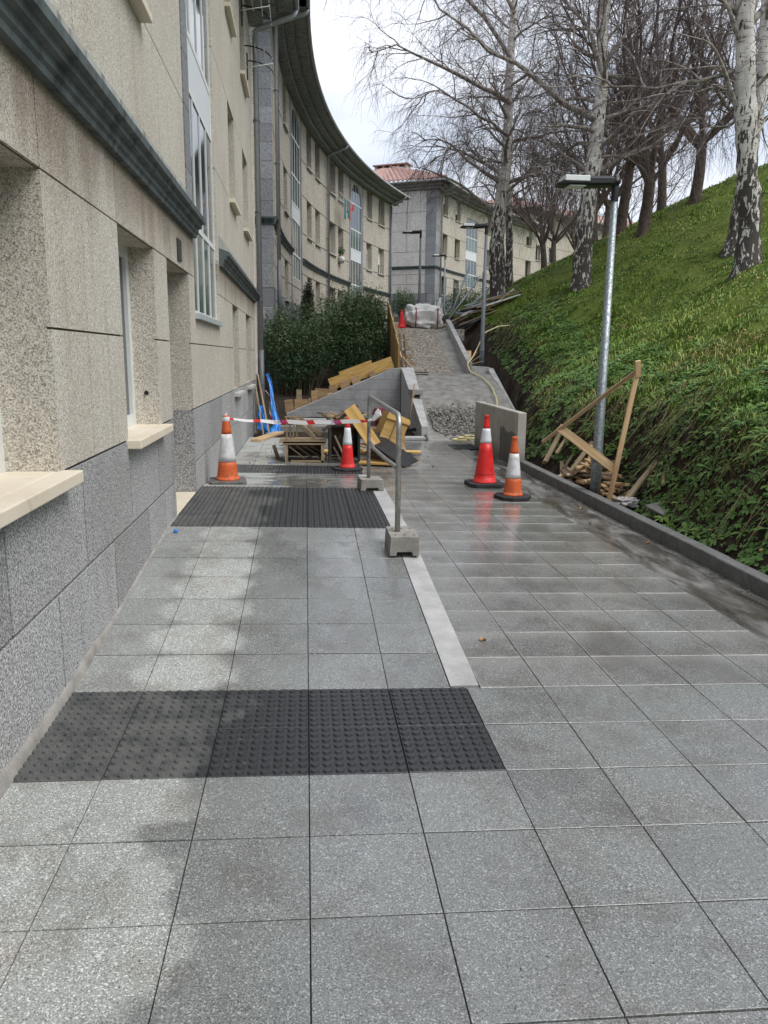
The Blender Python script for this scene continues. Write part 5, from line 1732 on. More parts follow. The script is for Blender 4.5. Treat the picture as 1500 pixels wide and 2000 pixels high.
for t in (.405, .885):
    c = tape_c(t if t < .6 else .78)
    text('SA ELA', .034, 'blue', tape, c + Vector((0, -.008, .003)), (math.pi / 2 - .25, 0, 0))

# ------------------------------------------------------------------ timber pile
def board(name, label, cat, p, q, w, t, mat, up=(0, 0, 1), group=None, bevel=.003):
    """a board from p to q, its origin at p's end"""
    p = Vector(p); q = Vector(q)
    x = (q - p).normalized(); y = Vector(up).cross(x)
    if y.length < 1e-3: y = Vector((1, 0, 0)).cross(x)
    y.normalize(); z = x.cross(y)
    mb = MB().box(0, (q - p).length, -w / 2, w / 2, -t / 2, t / 2)
    o = mb.build(name, mat, None, bevel=bevel)
    mt = Matrix((x, y, z)).transposed().to_4x4(); mt.translation = p
    o.matrix_world = mt
    return tag(o, label, cat, group)
def bpart(name, p, q, w, t, mat, parent, up=(0, 0, 1)):
    p = Vector(p); q = Vector(q)
    x = (q - p).normalized(); y = Vector(up).cross(x)
    if y.length < 1e-3: y = Vector((1, 0, 0)).cross(x)
    y.normalize(); z = x.cross(y)
    o = MB().box(0, (q - p).length, -w / 2, w / 2, -t / 2, t / 2).build(name, mat, parent)
    mt = Matrix((x, y, z)).transposed().to_4x4(); mt.translation = p
    o.matrix_local = mt
    return o
c = thing('wooden_crate', 'open weathered crate with slanting slats at the left of the timber pile', 'crate', (-.02, 11.95, .002))
for x in (-.29, .27): bpart('post', (x, .02, 0), (x, .02, .30), .05, .045, 'wood_old', c, (1, 0, 0))
for k in range(6): bpart('top_board', (-.40, .04 + .105 * k, .315), (.34, .04 + .105 * k, .315), .10, .022, 'wood_old', c)
for sx in (-.30, .28):
    for k in range(3): bpart('side_board', (sx, .06, .05 + .10 * k), (sx, .66, .05 + .10 * k), .02, .092, 'wood_old', c)
bpart('front_rail', (-.34, .0, .302), (.32, .0, .302), .02, .05, 'wood_old', c)
bpart('bottom_rail', (-.22, .02, .016), (.30, .02, .016), .05, .028, 'wood_old', c)
for k in range(4): bpart('slat', (-.26 + .12 * k, .1 + .05 * k, .25 - .01 * k), (-.02 + .13 * k, .2 + .1 * k, .04), .05, .018, 'wood_old', c)
bpart('back_board', (-.28, .66, .16), (.26, .66, .16), .02, .28, 'wood_dark', c)
c = thing('wooden_crate', 'smaller crate with diagonal brace stacked on the open crate', 'crate', (-.08, 12.02, .330))
for k in range(4): bpart('upright', (-.22 + .05 * k, .0 + .1 * k, 0), (-.22 + .05 * k, .0 + .1 * k, .36), .045, .022, 'wood_old', c, (1, 0, 0))
bpart('bottom_rail', (-.25, .0, .018), (.25, .0, .018), .03, .036, 'wood_old', c)
bpart('bottom_board', (-.22, .2, .012), (.24, .2, .012), .3, .022, 'wood_old', c)
bpart('diagonal', (-.16, -.01, .36), (.21, -.01, .06), .022, .06, 'wood_old', c)
bpart('diagonal', (-.05, .12, .375), (.31, .12, .085), .022, .055, 'wood_old', c)
bpart('diagonal', (-.14, .26, .36), (.2, .26, .05), .022, .05, 'wood_old', c)
bpart('top_rail', (-.25, .0, .372), (-.02, .0, .372), .05, .02, 'wood_old', c)
fr_ = thing('metal_stand', 'dark steel stand stuffed with boards and a black sack', 'stand', (.60, 11.98, .0))
for x in (-.23, .22):
    for y in (0, .55): bpart('post', (x, y, 0), (x, y, .56), .035, .035, 'darkmetal', fr_, (1, 0, 0))
for y in (0, .55):
    bpart('rail', (-.23, y, .575), (.22, y, .575), .035, .03, 'darkmetal', fr_)
    bpart('rail', (-.23, y, .02), (.22, y, .02), .03, .03, 'darkmetal', fr_)
bpart('side_sheet', (.205, .02, .29), (.205, .53, .29), .012, .5, 'wood_dark', fr_)
bpart('back_sheet', (-.2, .53, .3), (.2, .53, .3), .012, .5, 'wood_dark', fr_)
bpart('shelf', (-.21, .27, .60), (.21, .27, .60), .5, .02, 'wood_brown', fr_)
def blob(name, label, cat, loc, dims, mat, seed, amp=.18, n=18, parent=None, sc=2.2, pw=.75):
    r = np.random.RandomState(seed)
    th = np.linspace(0, 2 * np.pi, 2 * n, endpoint=False); ph = np.linspace(-np.pi / 2, np.pi / 2, n)
    A, B = np.meshgrid(th, ph, indexing='ij')
    f = lambda v: np.sign(v) * np.abs(v) ** pw
    X = f(np.cos(B)) * f(np.cos(A)); Y = f(np.cos(B)) * f(np.sin(A)); Z = f(np.sin(B))
    d = 1 + amp * (fbm(A * 2 + seed, B * 2, sc, 4) * np.cos(B) * np.minimum(1, np.minimum(A, 2 * np.pi - A) * 2) + fbm(X * 3 + seed, Z * 3 + Y, sc * .6, 4)) * 2
    V = np.stack([X * dims[0] * d, Y * dims[1] * d, (Z * d + 1) * dims[2]], -1)
    V[..., 2] = np.maximum(V[..., 2], .0)
    na, nb = A.shape
    I = np.arange(na)[:, None] * nb + np.arange(nb - 1)[None, :]; J = ((np.arange(na) + 1) % na)[:, None] * nb + np.arange(nb - 1)[None, :]
    F = np.stack([I.ravel(), J.ravel(), J.ravel() + 1, I.ravel() + 1], 1)
    o = link(name, arr_mesh(name, V.reshape(-1, 3), F), mat, parent)
    o.location = loc
    return tag(o, label, cat) if label else o
blob('sack', 'black rubbish sack inside the steel frame behind the red cone', 'sack', (.64, 12.18, .012), (.15, .2, .22), 'bagblack', 81)
board('lath', 'thin grey lath leaning inside the steel frame', 'lath', (.44, 11.96, .42), (.62, 11.93, .03), .03, .012, 'wood_old', (0, 1, 0))
board('lath', 'second thin lath crossing the steel frame opening', 'lath', (.42, 11.94, .25), (.55, 11.92, .02), .025, .012, 'wood_dark', (0, 1, 0))
PG = 'boards heaped on the steel frame'
board('dark_board', 'dark-edged board lying slantwise across the top of the pile', 'board', (.28, 12.1, .72), (.85, 12.3, .64), .25, .03, 'wood_brown', group=PG)
board('dark_batten', 'dark batten sloping down to the left from the pile top', 'batten', (.25, 11.93, .50), (.80, 11.98, .88), .035, .05, 'wood_dark', group=PG)
board('dark_batten', 'short dark batten lying flat on the steel frame', 'batten', (.36, 12.05, .635), (.92, 12.15, .655), .06, .03, 'wood_dark', group=PG)
board('brown_board', 'brown plywood offcut lying on the heap behind the tape', 'board', (.42, 12.35, .66), (.80, 12.40, .70), .16, .03, 'wood_brown', group=PG)
board('white_offcut', 'narrow pale offcut poking from under the boards', 'offcut', (.60, 11.95, .625), (.90, 11.93, .60), .03, .015, 'white', group=PG)
o = board('formwork_board', 'yellow formwork board leaning down to the right on the heap', 'board', (.66, 11.90, .86), (1.06, 11.84, .28), .20, .03, 'wood_yellow', (0, -1, .15))
o = board('formwork_sheet', 'black-edged yellow sheet lying low at the foot of the pile', 'board', (.84, 11.9, .025), (1.38, 11.78, .02), .45, .03, 'wood_yellow')
board('dark_sheet', 'black sheet sloping to the ground at the right end of the pile', 'board', (1.0, 12.05, .42), (1.60, 11.62, .02), .4, .025, 'bagblack', (0, -.2, 1))
c = thing('wooden_box', 'yellow plywood box tilted on the right of the pile', 'box', (1.26, 12.25, .25))
bx = MB().box(-.19, .19, -.16, .16, -.02, .50).build('box_body', 'wood_yellow', c, bevel=.004)
bpart('batten', (-.20, -.175, .40), (.20, -.175, .44), .025, .06, 'wood_yellow', c)
bpart('batten', (-.02, -.172, .02), (-.02, -.172, .36), .07, .02, 'wood_brown', c, (1, 0, 0))
c.rotation_euler = (-.12, .42, .2)
board('support_board', 'brown board propping the tilted yellow box', 'board', (1.05, 12.30, .02), (1.40, 12.35, .38), .3, .03, 'wood_brown', (0, -1, .2))
SG = 'sticks leaning at the right of the pile'
board('stick', 'pale stick leaning from the box to the right', 'stick', (1.44, 12.0, .40), (1.62, 11.95, .02), .03, .025, 'wood', group=SG)
board('stick', 'pale stick slanting down behind the near barrier leg', 'stick', (.98, 11.86, .40), (1.22, 11.72, .05), .045, .022, 'wood', group=SG)
board('stick', 'brown stick beside the slanting pale one', 'stick', (1.12, 11.9, .30), (1.30, 11.74, .04), .04, .022, 'wood_brown', group=SG)
board('long_plank', 'long yellow plank lying flat behind the pile', 'plank', (.2, 13.3, .02), (1.98, 13.15, .02), .22, .03, 'wood_yellow')
board('plank_stub', 'short plank lying on the long yellow plank', 'plank', (.45, 13.1, .055), (.95, 13.2, .055), .12, .035, 'wood_yellow')
blob('sack', 'crumpled maroon sack on top at the back of the pile', 'sack', (1.32, 12.75, .50), (.22, .14, .15), 'maroon', 83, .22)
board('back_crate_board', 'brown board standing behind the yellow box under the sack', 'board', (1.05, 12.75, .25), (1.62, 12.75, .25), .3, .48, 'wood_brown')
board('loose_plank', 'pale plank lying slantwise on the paving by the wall', 'plank', (-.96, 14.75, .045), (-.56, 16.4, .04), .19, .045, 'wood')
board('splinter', 'short dark splintered board left of the crates', 'board', (-.44, 12.2, .02), (-.52, 12.4, .22), .06, .02, 'wood_dark', (0, 1, 0))

HG = 'odd pieces of timber in the pile'
r = random.Random(29)
hd = [('grey slat', 'wood_old'), ('dark slat', 'wood_dark'), ('brown slat', 'wood_brown'), ('pale slat', 'wood')]
for i in range(22):
    x = r.uniform(.35, 1.45); y = 12.0 + r.random() * .6
    z = .60 + r.random() * .14 if x < .85 else .04 + r.random() * .28
    a = r.uniform(-.6, .6); e = r.uniform(-.35, .35); L = r.uniform(.22, .5)
    d = Vector((math.cos(a) * math.cos(e), math.sin(a) * math.cos(e), math.sin(e))) * L
    p = Vector((x, y, z)) - d / 2; q = p + d
    p.z = max(p.z, .03); q.z = max(q.z, .03)
    c = hd[i % 4]
    board('slat', f'{"short" if L < .36 else "long"} {c[0]} ' + ('on top of the metal stand' if x < .85 else ('under the leaning yellow board' if x < 1.12 else 'at the right end of the timber pile')), 'slat', p, q, r.uniform(.03, .08), .02, c[1], group=HG)
o = MB().cbox(-.6, .65, -.14, .14, -.15, .10, .01).build('concrete_ledge', 'conc_rough'); o.location = (-.05, 17.9, -.05)
tag(o, 'low rough concrete ledge on the dirt behind the crates', 'ledge')
o = MB().cbox(-.5, .6, -.12, .12, -.15, .20, .01).build('concrete_ledge', 'conc'); o.location = (.2, 18.7, -.05)
tag(o, 'upper grey concrete ledge in front of the wing wall', 'ledge')

# things leaning at the end of the near building
LG = 'planks leaning by the downpipe'
board('leaning_plank', 'longest grey plank leaning beside the downpipe', 'plank', (-.80, 16.9, -.06), (-1.06, 17.6, 1.20), .07, .035, 'wood_old', (1, 0, 0), LG)
board('leaning_plank', 'shorter grey plank leaning nearest the wall', 'plank', (-.90, 16.5, -.06), (-1.09, 17.3, .92), .06, .03, 'wood_old', (1, 0, 0), LG)
board('leaning_plank', 'narrow dark plank upright against the wall corner', 'plank', (-1.07, 16.9, -.06), (-1.10, 17.2, .90), .05, .03, 'wood_dark', (1, 0, 0), LG)
def sheet_mesh(name, label, cat, cols, mat, seed, amp=.03):
    """crumpled sheet through rows of points"""
    r = np.random.RandomState(seed)
    C = np.array(cols, float)
    a, b, _ = C.shape
    ta, tb = np.linspace(0, 1, a), np.linspace(0, 1, b)
    na, nb = 30, 14
    Q = np.stack([np.array([np.interp(np.linspace(0, 1, nb), tb, row) for row in np.array([np.interp(np.linspace(0, 1, na), ta, C[:, j, i]) for j in range(b)]).T]) for i in range(3)], -1)
    A, B = np.meshgrid(np.linspace(0, 1, na), np.linspace(0, 1, nb), indexing='ij')
    Q = Q + np.stack([fbm(A + k + seed, B * 1.3, 4, 3) for k in range(3)], -1) * amp * 2
    I = (np.arange(na - 1)[:, None] * nb + np.arange(nb - 1)[None, :]).ravel()
    F = np.stack([I, I + nb, I + nb + 1, I + 1], 1)
    o = link(name, arr_mesh(name, Q.reshape(-1, 3), F), mat)
    s_ = o.modifiers.new('t', 'SOLIDIFY'); s_.thickness = .004
    return tag(o, label, cat)
sheet_mesh('blue_sheeting', 'bright blue plastic sheeting hung from the downpipe to the ground', 'sheeting', [[(-.90, 17.9, 1.22), (-.83, 17.85, 1.22)], [(-.82, 17.7, 1.0), (-.76, 17.7, 1.0)], [(-.80, 17.5, .55), (-.68, 17.5, .55)], [(-.72, 17.3, .1), (-.58, 17.3, .1)], [(-.92, 17.1, -.05), (-.55, 17.1, -.05)]], 'blue', 5)
sheet_mesh('blue_tarp', 'crumpled blue tarpaulin bundled behind the leaning planks', 'tarpaulin', [[(-1.1, 17.6, .55), (-.95, 17.5, .52)], [(-1.08, 17.4, .3), (-.88, 17.3, .28)], [(-1.08, 17.2, .02), (-.75, 17.1, .0)]], 'blue', 6, .05)
o = sheet_mesh('striped_strip', 'loose red and white striped strip hanging by the blue sheeting', 'tape', [[(-.95, 17.75, .85), (-.90, 17.7, .86)], [(-.82, 17.65, .72), (-.78, 17.6, .70)], [(-.83, 17.6, .4), (-.77, 17.6, .4)], [(-.76, 17.5, .1), (-.70, 17.5, .1)]], 'tape', 7)

# formwork behind the wing wall
FG = 'formwork boards behind the wing wall'
board('formwork_board', 'long yellow formwork board along the sloping top of the wing wall', 'board', (.62, 20.42, .90), (2.26, 20.40, 1.50), .03, .30, 'wood_yellow', group=FG)
board('formwork_board', 'upper end of yellow formwork standing behind the long board', 'board', (.9, 20.52, 1.10), (1.75, 20.5, 1.42), .03, .26, 'wood_yellow', group=FG)
for k, (x, z, w, h, rz, mt, lb) in enumerate([(-.43, .28, .22, .46, .1, 'wood_brown', 'leftmost plywood piece standing at the low end of the wing wall'), (-.12, .34, .36, .36, 0, 'wood_brown', 'square plywood panel left of the pale batten behind the wing wall'), (.10, .42, .06, .26, 0, 'wood', 'pale upright batten between plywood pieces behind the wing wall'),
        (-.18, .56, .14, .42, 0, 'wood_old', 'tallest grey plywood upright behind the wing wall'), (.22, .55, .16, .40, .05, 'wood_brown', 'plywood piece with a broken top behind the wing wall'), (.42, .62, .38, .36, -.05, 'wood_brown', 'wide plywood panel at the foot of the yellow board'),
        (.72, .74, .2, .3, .2, 'wood_brown', 'slanted plywood piece against the yellow board'), (1.02, .90, .26, .24, .35, 'wood_brown', 'brown plywood offcut midway along the wing wall'), (1.30, 1.02, .22, .22, .35, 'wood_brown', 'brown plywood offcut high on the wing wall'), (1.72, 1.20, .16, .16, .3, 'wood_brown', 'small square plywood offcut near the wall top')]):
    o = MB().box(-w / 2, w / 2, -.012, .012, -.6, h / 2).build('plywood_piece', mt, None, bevel=.002)
    o.location = (x, 20.30 + .012 * (k % 4) + .02, z); o.rotation_euler = (0, -rz, 0)
    tag(o, lb, 'plywood', FG)
board('pale_wedge', 'small pale wedge on the sloping wall top', 'wedge', (.55, 20.1, .655), (.66, 20.1, .70), .05, .03, 'wood')
board('pale_wedge', 'pale block beside the upper end of the wing wall', 'wedge', (2.02, 20.12, 1.30), (2.15, 20.12, 1.345), .06, .04, 'wood')
# formwork left of the gravel flight
fp = thing('shuttering', 'tall brown formwork wall with battens left of the gravel flight', 'formwork', (2.5, 21.0, 1.15))
for k in range(4):
    o = MB().prism([(.76 * k + .01, -.4), (.76 * k + .75, -.4), (.76 * k + .75, .80 + .36 * k + .3), (.76 * k + .01, .80 + .36 * k)], -.02, .005, 'x').build('panel', 'wood_brown' if k % 2 else 'wood_yellow', fp)
for k in range(4): bpart('batten', (.04, .3 + .8 * k, -.1 + .35 * k), (.04, .3 + .8 * k, .85 + .38 * k), .06, .04, 'wood', fp, (1, 0, 0))
for z in (.1, .45): bpart('waler', (.075, .05, z), (.075, 2.9, z + 1.2), .03, .06, 'wood', fp)
BG = 'battens bracing the formwork'
for k, (p, q, lb) in enumerate([((2.62, 21.1, 1.62), (2.95, 21.2, 1.27), 'lowest pale strut bracing the formwork on the flight'), ((2.60, 21.6, 1.85), (3.02, 21.5, 1.42), 'second pale strut from the bottom on the gravel flight'), ((2.58, 22.6, 2.30), (3.0, 22.5, 1.90), 'third pale strut on the gravel flight'), ((2.56, 23.3, 2.62), (3.05, 23.2, 2.15), 'topmost pale strut on the gravel flight'), ((2.58, 22.0, 1.72), (3.0, 21.9, 1.66), 'pale batten lying flat at the edge of the gravel flight'), ((2.5, 20.7, 1.27), (2.75, 20.85, 1.29), 'short batten on the landing beside the formwork')]):
    board('strut', lb, 'strut', p, q, .05, .04, 'wood', group=BG)
lad = thing('ladder', 'aluminium ladder leaning against the formwork wall', 'ladder', (2.62, 21.15, 1.25))
for y in (0, .32): bpart('rail', (y * .35, y * .2, 0), (-.02 + y * .35, .55 + y * .2, 1.0), .03, .06, 'wood_dark', lad, (1, 0, 0))
for k in range(4):
    t = .15 + .23 * k
    bpart('rung', (-.02 * t, .55 * t, t), (.112 - .02 * t, .064 + .55 * t, t), .03, .03, 'wood', lad)

# white bulk bag
bag = thing('bulk_bag', 'slumped white bulk bag at the top of the gravel flight', 'bag', (3.76, 25.1, 2.50))
blob('bag_body', None, None, (0, 0, .0), (.57, .45, .38), 'bagwhite', 91, .24, 40, bag, 2.4, .55)
for x in (-.33, .36):
    MB().tube([(x, -.50, .02), (x + .02, -.53, .35), (x + .03, -.42, .64), (x + .03, -.2, .72), (x + .03, .1, .70)], .022, 6).build('strap', 'strap', bag, True)
MB().tube([(.42, -.1, .6), (.47, -.15, .78), (.50, -.15, .92), (.49, -.15, 1.0)], [.07, .05, .04, .015], 8).build('bag_ear', 'bagwhite', bag, True)
MB().tube([(-.45, -.2, .58), (-.50, -.2, .70), (-.47, -.2, .72)], [.07, .05, .02], 8).build('bag_ear', 'bagwhite', bag, True)

# debris beside the top of the stair
r = random.Random(17)
DG = 'planks and pipes dumped beside the stair top'
descs = ['long white-painted plank', 'grey weathered plank', 'pale broken plank', 'black plastic pipe', 'white plastic trim', 'brown splintered plank', 'dark roof batten', 'pale narrow batten', 'black corrugated pipe', 'grey steel channel']
mats = ['white', 'wood_old', 'wood', 'black', 'whitepanel', 'wood_brown', 'wood_dark', 'wood', 'black', 'steel']
places = ['lowest in the heap', 'across the top of the heap', 'at the right end of the heap', 'nearest the stair kerb']
k = 0
for i in range(26):
    x = r.uniform(4.8, 6.2); y = r.uniform(24.2, 26.6)
    z = float(terrain_z(x, y)) + .06 + .035 * (i % 6)
    a = r.uniform(-.5, .5); L = r.uniform(.5, 1.5)
    p = (x - L / 2 * math.cos(a), y - L / 2 * math.sin(a), 0); q = (x + L / 2 * math.cos(a), y + L / 2 * math.sin(a), 0)
    p = (p[0], p[1], max(float(terrain_z(p[0], p[1])) + .03, z - .12)); q = (q[0], q[1], max(float(terrain_z(q[0], q[1])) + .03, z))
    m = i % 10
    lb = descs[m] + ' ' + ('at the stair end' if x < 5.3 else ('midway' if x < 5.8 else 'at the uphill end')) + ' of the dumped heap beside the stair top'
    if 'pipe' in descs[m]:
        o = MB().tube([(0, 0, 0), (Vector(q) - Vector(p))], .04, 8).build('dumped_pipe', mats[m], None, True); o.location = p
        tag(o, lb, 'pipe', DG)
    else:
        board('dumped_plank', lb, 'plank', p, q, r.uniform(.06, .16), .03, mats[m], group=DG)
sheet_mesh('black_plastic', 'crumpled black plastic film over the dumped heap', 'plastic', [[(4.9, 25.0, 2.95), (4.9, 25.7, 3.05)], [(5.4, 25.0, 3.2), (5.4, 25.7, 3.3)], [(6.0, 25.1, 3.35), (6.0, 25.8, 3.5)]], 'bagblack', 12, .06)
# poles and mesh fence up the slope
for (p, q, lb) in [((5.35, 27.0, 3.05), (7.55, 29.6, 4.75), 'lower of the two long steel poles lying up the slope'), ((5.45, 27.1, 3.12), (7.6, 29.7, 4.95), 'upper of the two long steel poles lying up the slope'), ((5.2, 28.5, 3.0), (6.6, 30.0, 4.6), 'steel pole leaning on the mesh fence'), ((5.25, 28.7, 3.0), (6.2, 30.0, 5.0), 'thin steel pole leaning steepest on the mesh fence')]:
    o = MB().tube([(0, 0, 0), Vector(q) - Vector(p)], .035, 10).build('steel_pole', 'steel', None, True); o.location = p
    tag(o, lb, 'pole', 'steel poles on the slope')
fe = thing('mesh_fence', 'dark wire mesh fence panel standing in front of the leftmost birch', 'fence', (5.7, 30.3, float(terrain_z(5.7, 30.3))))
for k in range(3): MB().tube([(1.1 * k, -.1 * k, -.2), (1.1 * k, -.1 * k, 1.35 + .25 * k)], .025, 8).build('post', 'darkmetal', fe, True)
mb = MB()
for k in range(38):
    x = .06 * k
    mb.box(x - .004, x + .004, -.1 * x / 1.1 - .004, -.1 * x / 1.1 + .004, .0 + .2 * x, 1.25 + .24 * x)
for k in range(14): mb.beam((0, 0, .05 + .09 * k), (2.2, -.2, .05 + .09 * k + .46), .008, .008)
mb.build('mesh', 'darkmetal', fe)
rl = thing('railing', 'dark green railing in front of the tiled-roof block', 'railing', (8.9, 55.0, float(terrain_z(8.9, 55))))
for k in range(30): MB().tube([(.14 * k, .10 * k, 0), (.14 * k, .10 * k, 1.2)], .012, 5).build('bar', 'greenframe', rl)
MB().beam((0, 0, 1.2), (4.1, 2.9, 1.2), .05, .04).beam((0, 0, .12), (4.1, 2.9, .12), .04, .04).build('rail', 'greenframe', rl)

# hose, broom, block, slab, grate
def hose_obj(label, pts, rad, mat='hose', n=8):
    P = np.array(pts, float); t = np.linspace(0, 1, len(P)); ts = np.linspace(0, 1, len(P) * 8)
    Q = np.stack([np.interp(ts, t, P[:, i]) for i in range(3)], 1)
    for _ in range(3): Q[1:-1] = (Q[:-2] + 2 * Q[1:-1] + Q[2:]) / 4
    o = MB().tube([tuple(q - P[0]) for q in Q], rad, n).build('hose', mat, None, True); o.location = tuple(P[0])
    return tag(o, label, 'hose')
hose_obj('yellow hose running over the landing wall and down the lower flight', [(5.75, 21.9, float(terrain_z(5.75, 21.9)) + .03), (5.35, 21.6, 2.5), (4.85, 21.2, 2.3), (4.66, 20.95, 1.95), (4.42, 20.6, 1.62), (4.25, 20.4, 1.47), (4.28, 20.1, 1.27), (4.5, 19.6, 1.14), (4.58, 18.9, .93), (4.50, 18.0, .66), (4.30, 17.2, .40)], .016)
hose_obj('yellow cable trailing up the grass of the slope', [(5.3, 24.6, float(terrain_z(5.3, 24.6)) + .05), (5.8, 24.9, float(terrain_z(5.8, 24.9)) + .05), (6.4, 25.2, float(terrain_z(6.4, 25.2)) + .06), (6.9, 26.0, float(terrain_z(6.9, 26)) + .06), (7.1, 26.8, float(terrain_z(7.1, 26.8)) + .05)], .02)
hose_obj('coil of yellow hose dropped beside the drain grate', [(3.05 + .16 * math.cos(a) + .02 * a, 15.35 + .22 * math.sin(a), -.02 + .006 * a) for a in np.linspace(0, 15, 40)], .018)
br = thing('broom', 'broom leaning against the concrete side wall', 'broom', (2.26, 16.95, .02))
MB().tube([(0, 0, .06), (.16, .35, 1.02)], .014, 8).build('handle', 'wood_brown', br, True)
MB().box(-.16, .16, -.05, .05, .0, .07).build('brush', 'black', br, bevel=.01)
ballast('perforated concrete block lying on the sloping side wall', (2.54, 17.95, .75), (.13, .2, .14), .1)
bpy.data.objects[-1] if False else None
fs_ = thing('leaf_board', 'pale splintered boards fanned out at the top of the landing wall', 'boards', (4.35, 20.7, 1.45))
for k, a in enumerate((.3, .7, 1.0)): bpart('board', (0, 0, .03 * k), (.42 * math.cos(a), 0, .03 * k + .42 * math.sin(a) * .8), .07, .015, 'wood_old', fs_)
o = MB().cbox(-.25, .25, -.16, .16, 0, .05, .004).build('loose_slab', 'conc'); o.location = (2.2, 15.85, CF * 2.2 + .0); o.rotation_euler = (0, 0, .05)
tag(o, 'loose grey paving slab lying below the side wall', 'slab')
gr = thing('drain_grate', 'dark iron drain grate at the foot of the stair', 'grate', (3.02, 14.55, CF * 3 + .0))
MB().box(-.25, .25, -.35, -.31, 0, .02).box(-.25, .25, .31, .35, 0, .02).box(-.25, -.21, -.309, .309, 0, .02).box(.21, .25, -.309, .309, 0, .02).build('frame', 'darkmetal', gr)
for k in range(8): MB().box(-.209, .209, -.28 + .08 * k, -.255 + .08 * k, .002, .018).build('bar', 'darkmetal', gr)
board('scrap_board', 'rusty scrap board lying on the landing edge', 'board', (2.75, 20.05, 1.25), (3.15, 20.0, 1.25), .16, .03, 'wood_dark')
board('white_board', 'pale board lying on the bank behind the low wall', 'board', (4.35, 16.3, float(terrain_z(4.5, 16.3)) + .06), (5.0, 16.0, float(terrain_z(5.0, 16.0)) + .05), .12, .04, 'conc_pale')
o = board('orange_offcut', 'small orange board on the dirt right of the gravel flight', 'board', (4.72, 22.6, float(terrain_z(4.72, 22.6)) + .1), (4.78, 22.9, float(terrain_z(4.78, 22.9)) + .30), .2, .02, 'wood')

# timber triangle and offcuts by the near lamp post
tr = thing('timber_triangle', 'tall triangular frame of rough pine battens leaning by the near lamp post', 'timber frame', (3.62, 8.80, -.06))
bpart('upright', (0, 0, 0), (.20, -.12, 1.64), .055, .03, 'wood', tr, (0, 1, 0))
bpart('diagonal', (.18, -.10, 1.56), (-.66, .62, .66), .042, .03, 'wood', tr, (0, 1, 0))
bpart('diagonal_stub', (.20, -.12, 1.50), (.16, -.17, 1.68), .06, .035, 'wood', tr, (0, 1, 0))
bpart('cross_board', (-.50, .50, .86), (.05, -.02, .40), .10, .025, 'wood', tr, (0, 1, 0))
r = random.Random(5)
OG = 'timber offcuts heaped behind the kerb'
od = [('pale', 'wood'), ('brown', 'wood_brown'), ('weathered grey', 'wood_old'), ('dark', 'wood_dark')]
for i in range(100):
    y = r.gauss(9.95, .6); x = 3.56 + r.random() * .45
    base = float(terrain_z(x, y))
    hp_ = .55 * max(0, 1 - abs(y - 9.9) / 1.1) * max(0, 1 - abs(x - 3.85) / .5)
    z = base + .03 + hp_ * r.random()
    a = r.uniform(-.7, .7) + 1.2; L = r.uniform(.2, .62); e = r.uniform(-.22, .22)
    d = Vector((math.cos(a) * math.cos(e), math.sin(a) * math.cos(e), math.sin(e))) * L
    p = Vector((x, y, z)) - d / 2; q = p + d
    for v in (p, q):
        v.x = max(v.x, 3.50); v.z = max(v.z, float(terrain_z(v.x, v.y)) + .03)
    c = od[i % 4]
    board('offcut', f'{"short" if L < .34 else ("medium" if L < .48 else "long")} {c[0]} offcut ' + ('beside the near lamp post' if y < 9.65 else ('in the middle of the heap' if y < 10.2 else 'towards the low wall')) + ' behind the kerb', 'offcut', p, q, r.uniform(.03, .10), r.uniform(.015, .04), c[1], group=OG)
board('pale_offcut', 'clean pale block lying on top of the offcut heap', 'offcut', (3.72, 10.2, .44), (4.0, 10.15, .45), .09, .05, 'wood')
for i, (x, y, s, lb) in enumerate([(3.70, 8.25, .15, 'flat grey stone nearest the foot of the timber triangle'), (3.82, 7.75, .17, 'larger flat grey slab right of the timber triangle'), (3.8, 11.5, .14, 'stone beside the end of the low wall'), (3.66, 6.6, .08, 'small round stone near the kerb')]):
    o = blob('stone', lb, 'stone', (x, y, float(terrain_z(x, y)) - .02), (s, s * .75, s * .16), 'conc_rough', 100 + i, .35, 9, None, 1.3, .6)
    o.rotation_euler = (r.uniform(-.2, .2), -.25, r.uniform(0, 3))
blob('rag', 'crumpled grey rag behind the kerb at the timber triangle', 'rag', (3.72, 8.5, -.05), (.12, .09, .05), 'whitecloth', 120, .9, 20, None, 3.0)
r = random.Random(8)
for (x, y, lb) in [(1.04, 4.26, 'dry orange leaf on the tiles right of the ramp edging'), (3.2, 6.77, 'dry leaf in the gutter nearest the camera'), (3.15, 8.42, 'dry leaf in the gutter near the lamp post'), (2.95, 7.6, 'brown leaf on the wet gutter'), (.25, 9.3, 'dark leaf on the far ramp slope')]:
    n = 7
    mb = MB()
    L = .05
    vs = []; fs = []
    for i in range(n):
        t = i / (n - 1); w = .016 * math.sin(math.pi * min(1, t * .95 + .05)) + .001; z = .012 * math.sin(t * 5)
        vs += [(L * (t - .5), -w, z + .01), (L * (t - .5), 0, z + .003), (L * (t - .5), w, z + .012)]
        if i: b = 3 * i; fs += [(b - 3, b, b + 1, b - 2), (b - 2, b + 1, b + 2, b - 1)]
    mb.add(vs, fs); o = mb.build('fallen_leaf', 'leafdry'); o.location = (x, y, CF * x + (hump(y) if x < .7 else 0)); o.rotation_euler = (0, 0, r.uniform(0, 3))
    s_ = o.modifiers.new('t', 'SOLIDIFY'); s_.thickness = .001
    tag(o, lb, 'leaf', 'fallen leaves')
o = MB().lathe([(.0, 0), (.016, 0), (.018, .004), (.016, .022), (.0, .024)], 14).build('bottle_cap', 'blue', None, True); o.location = (-1.06, 6.22, zl(-1.06, 6.22)); tag(o, 'small blue bottle cap by the wall on the ramp', 'cap')

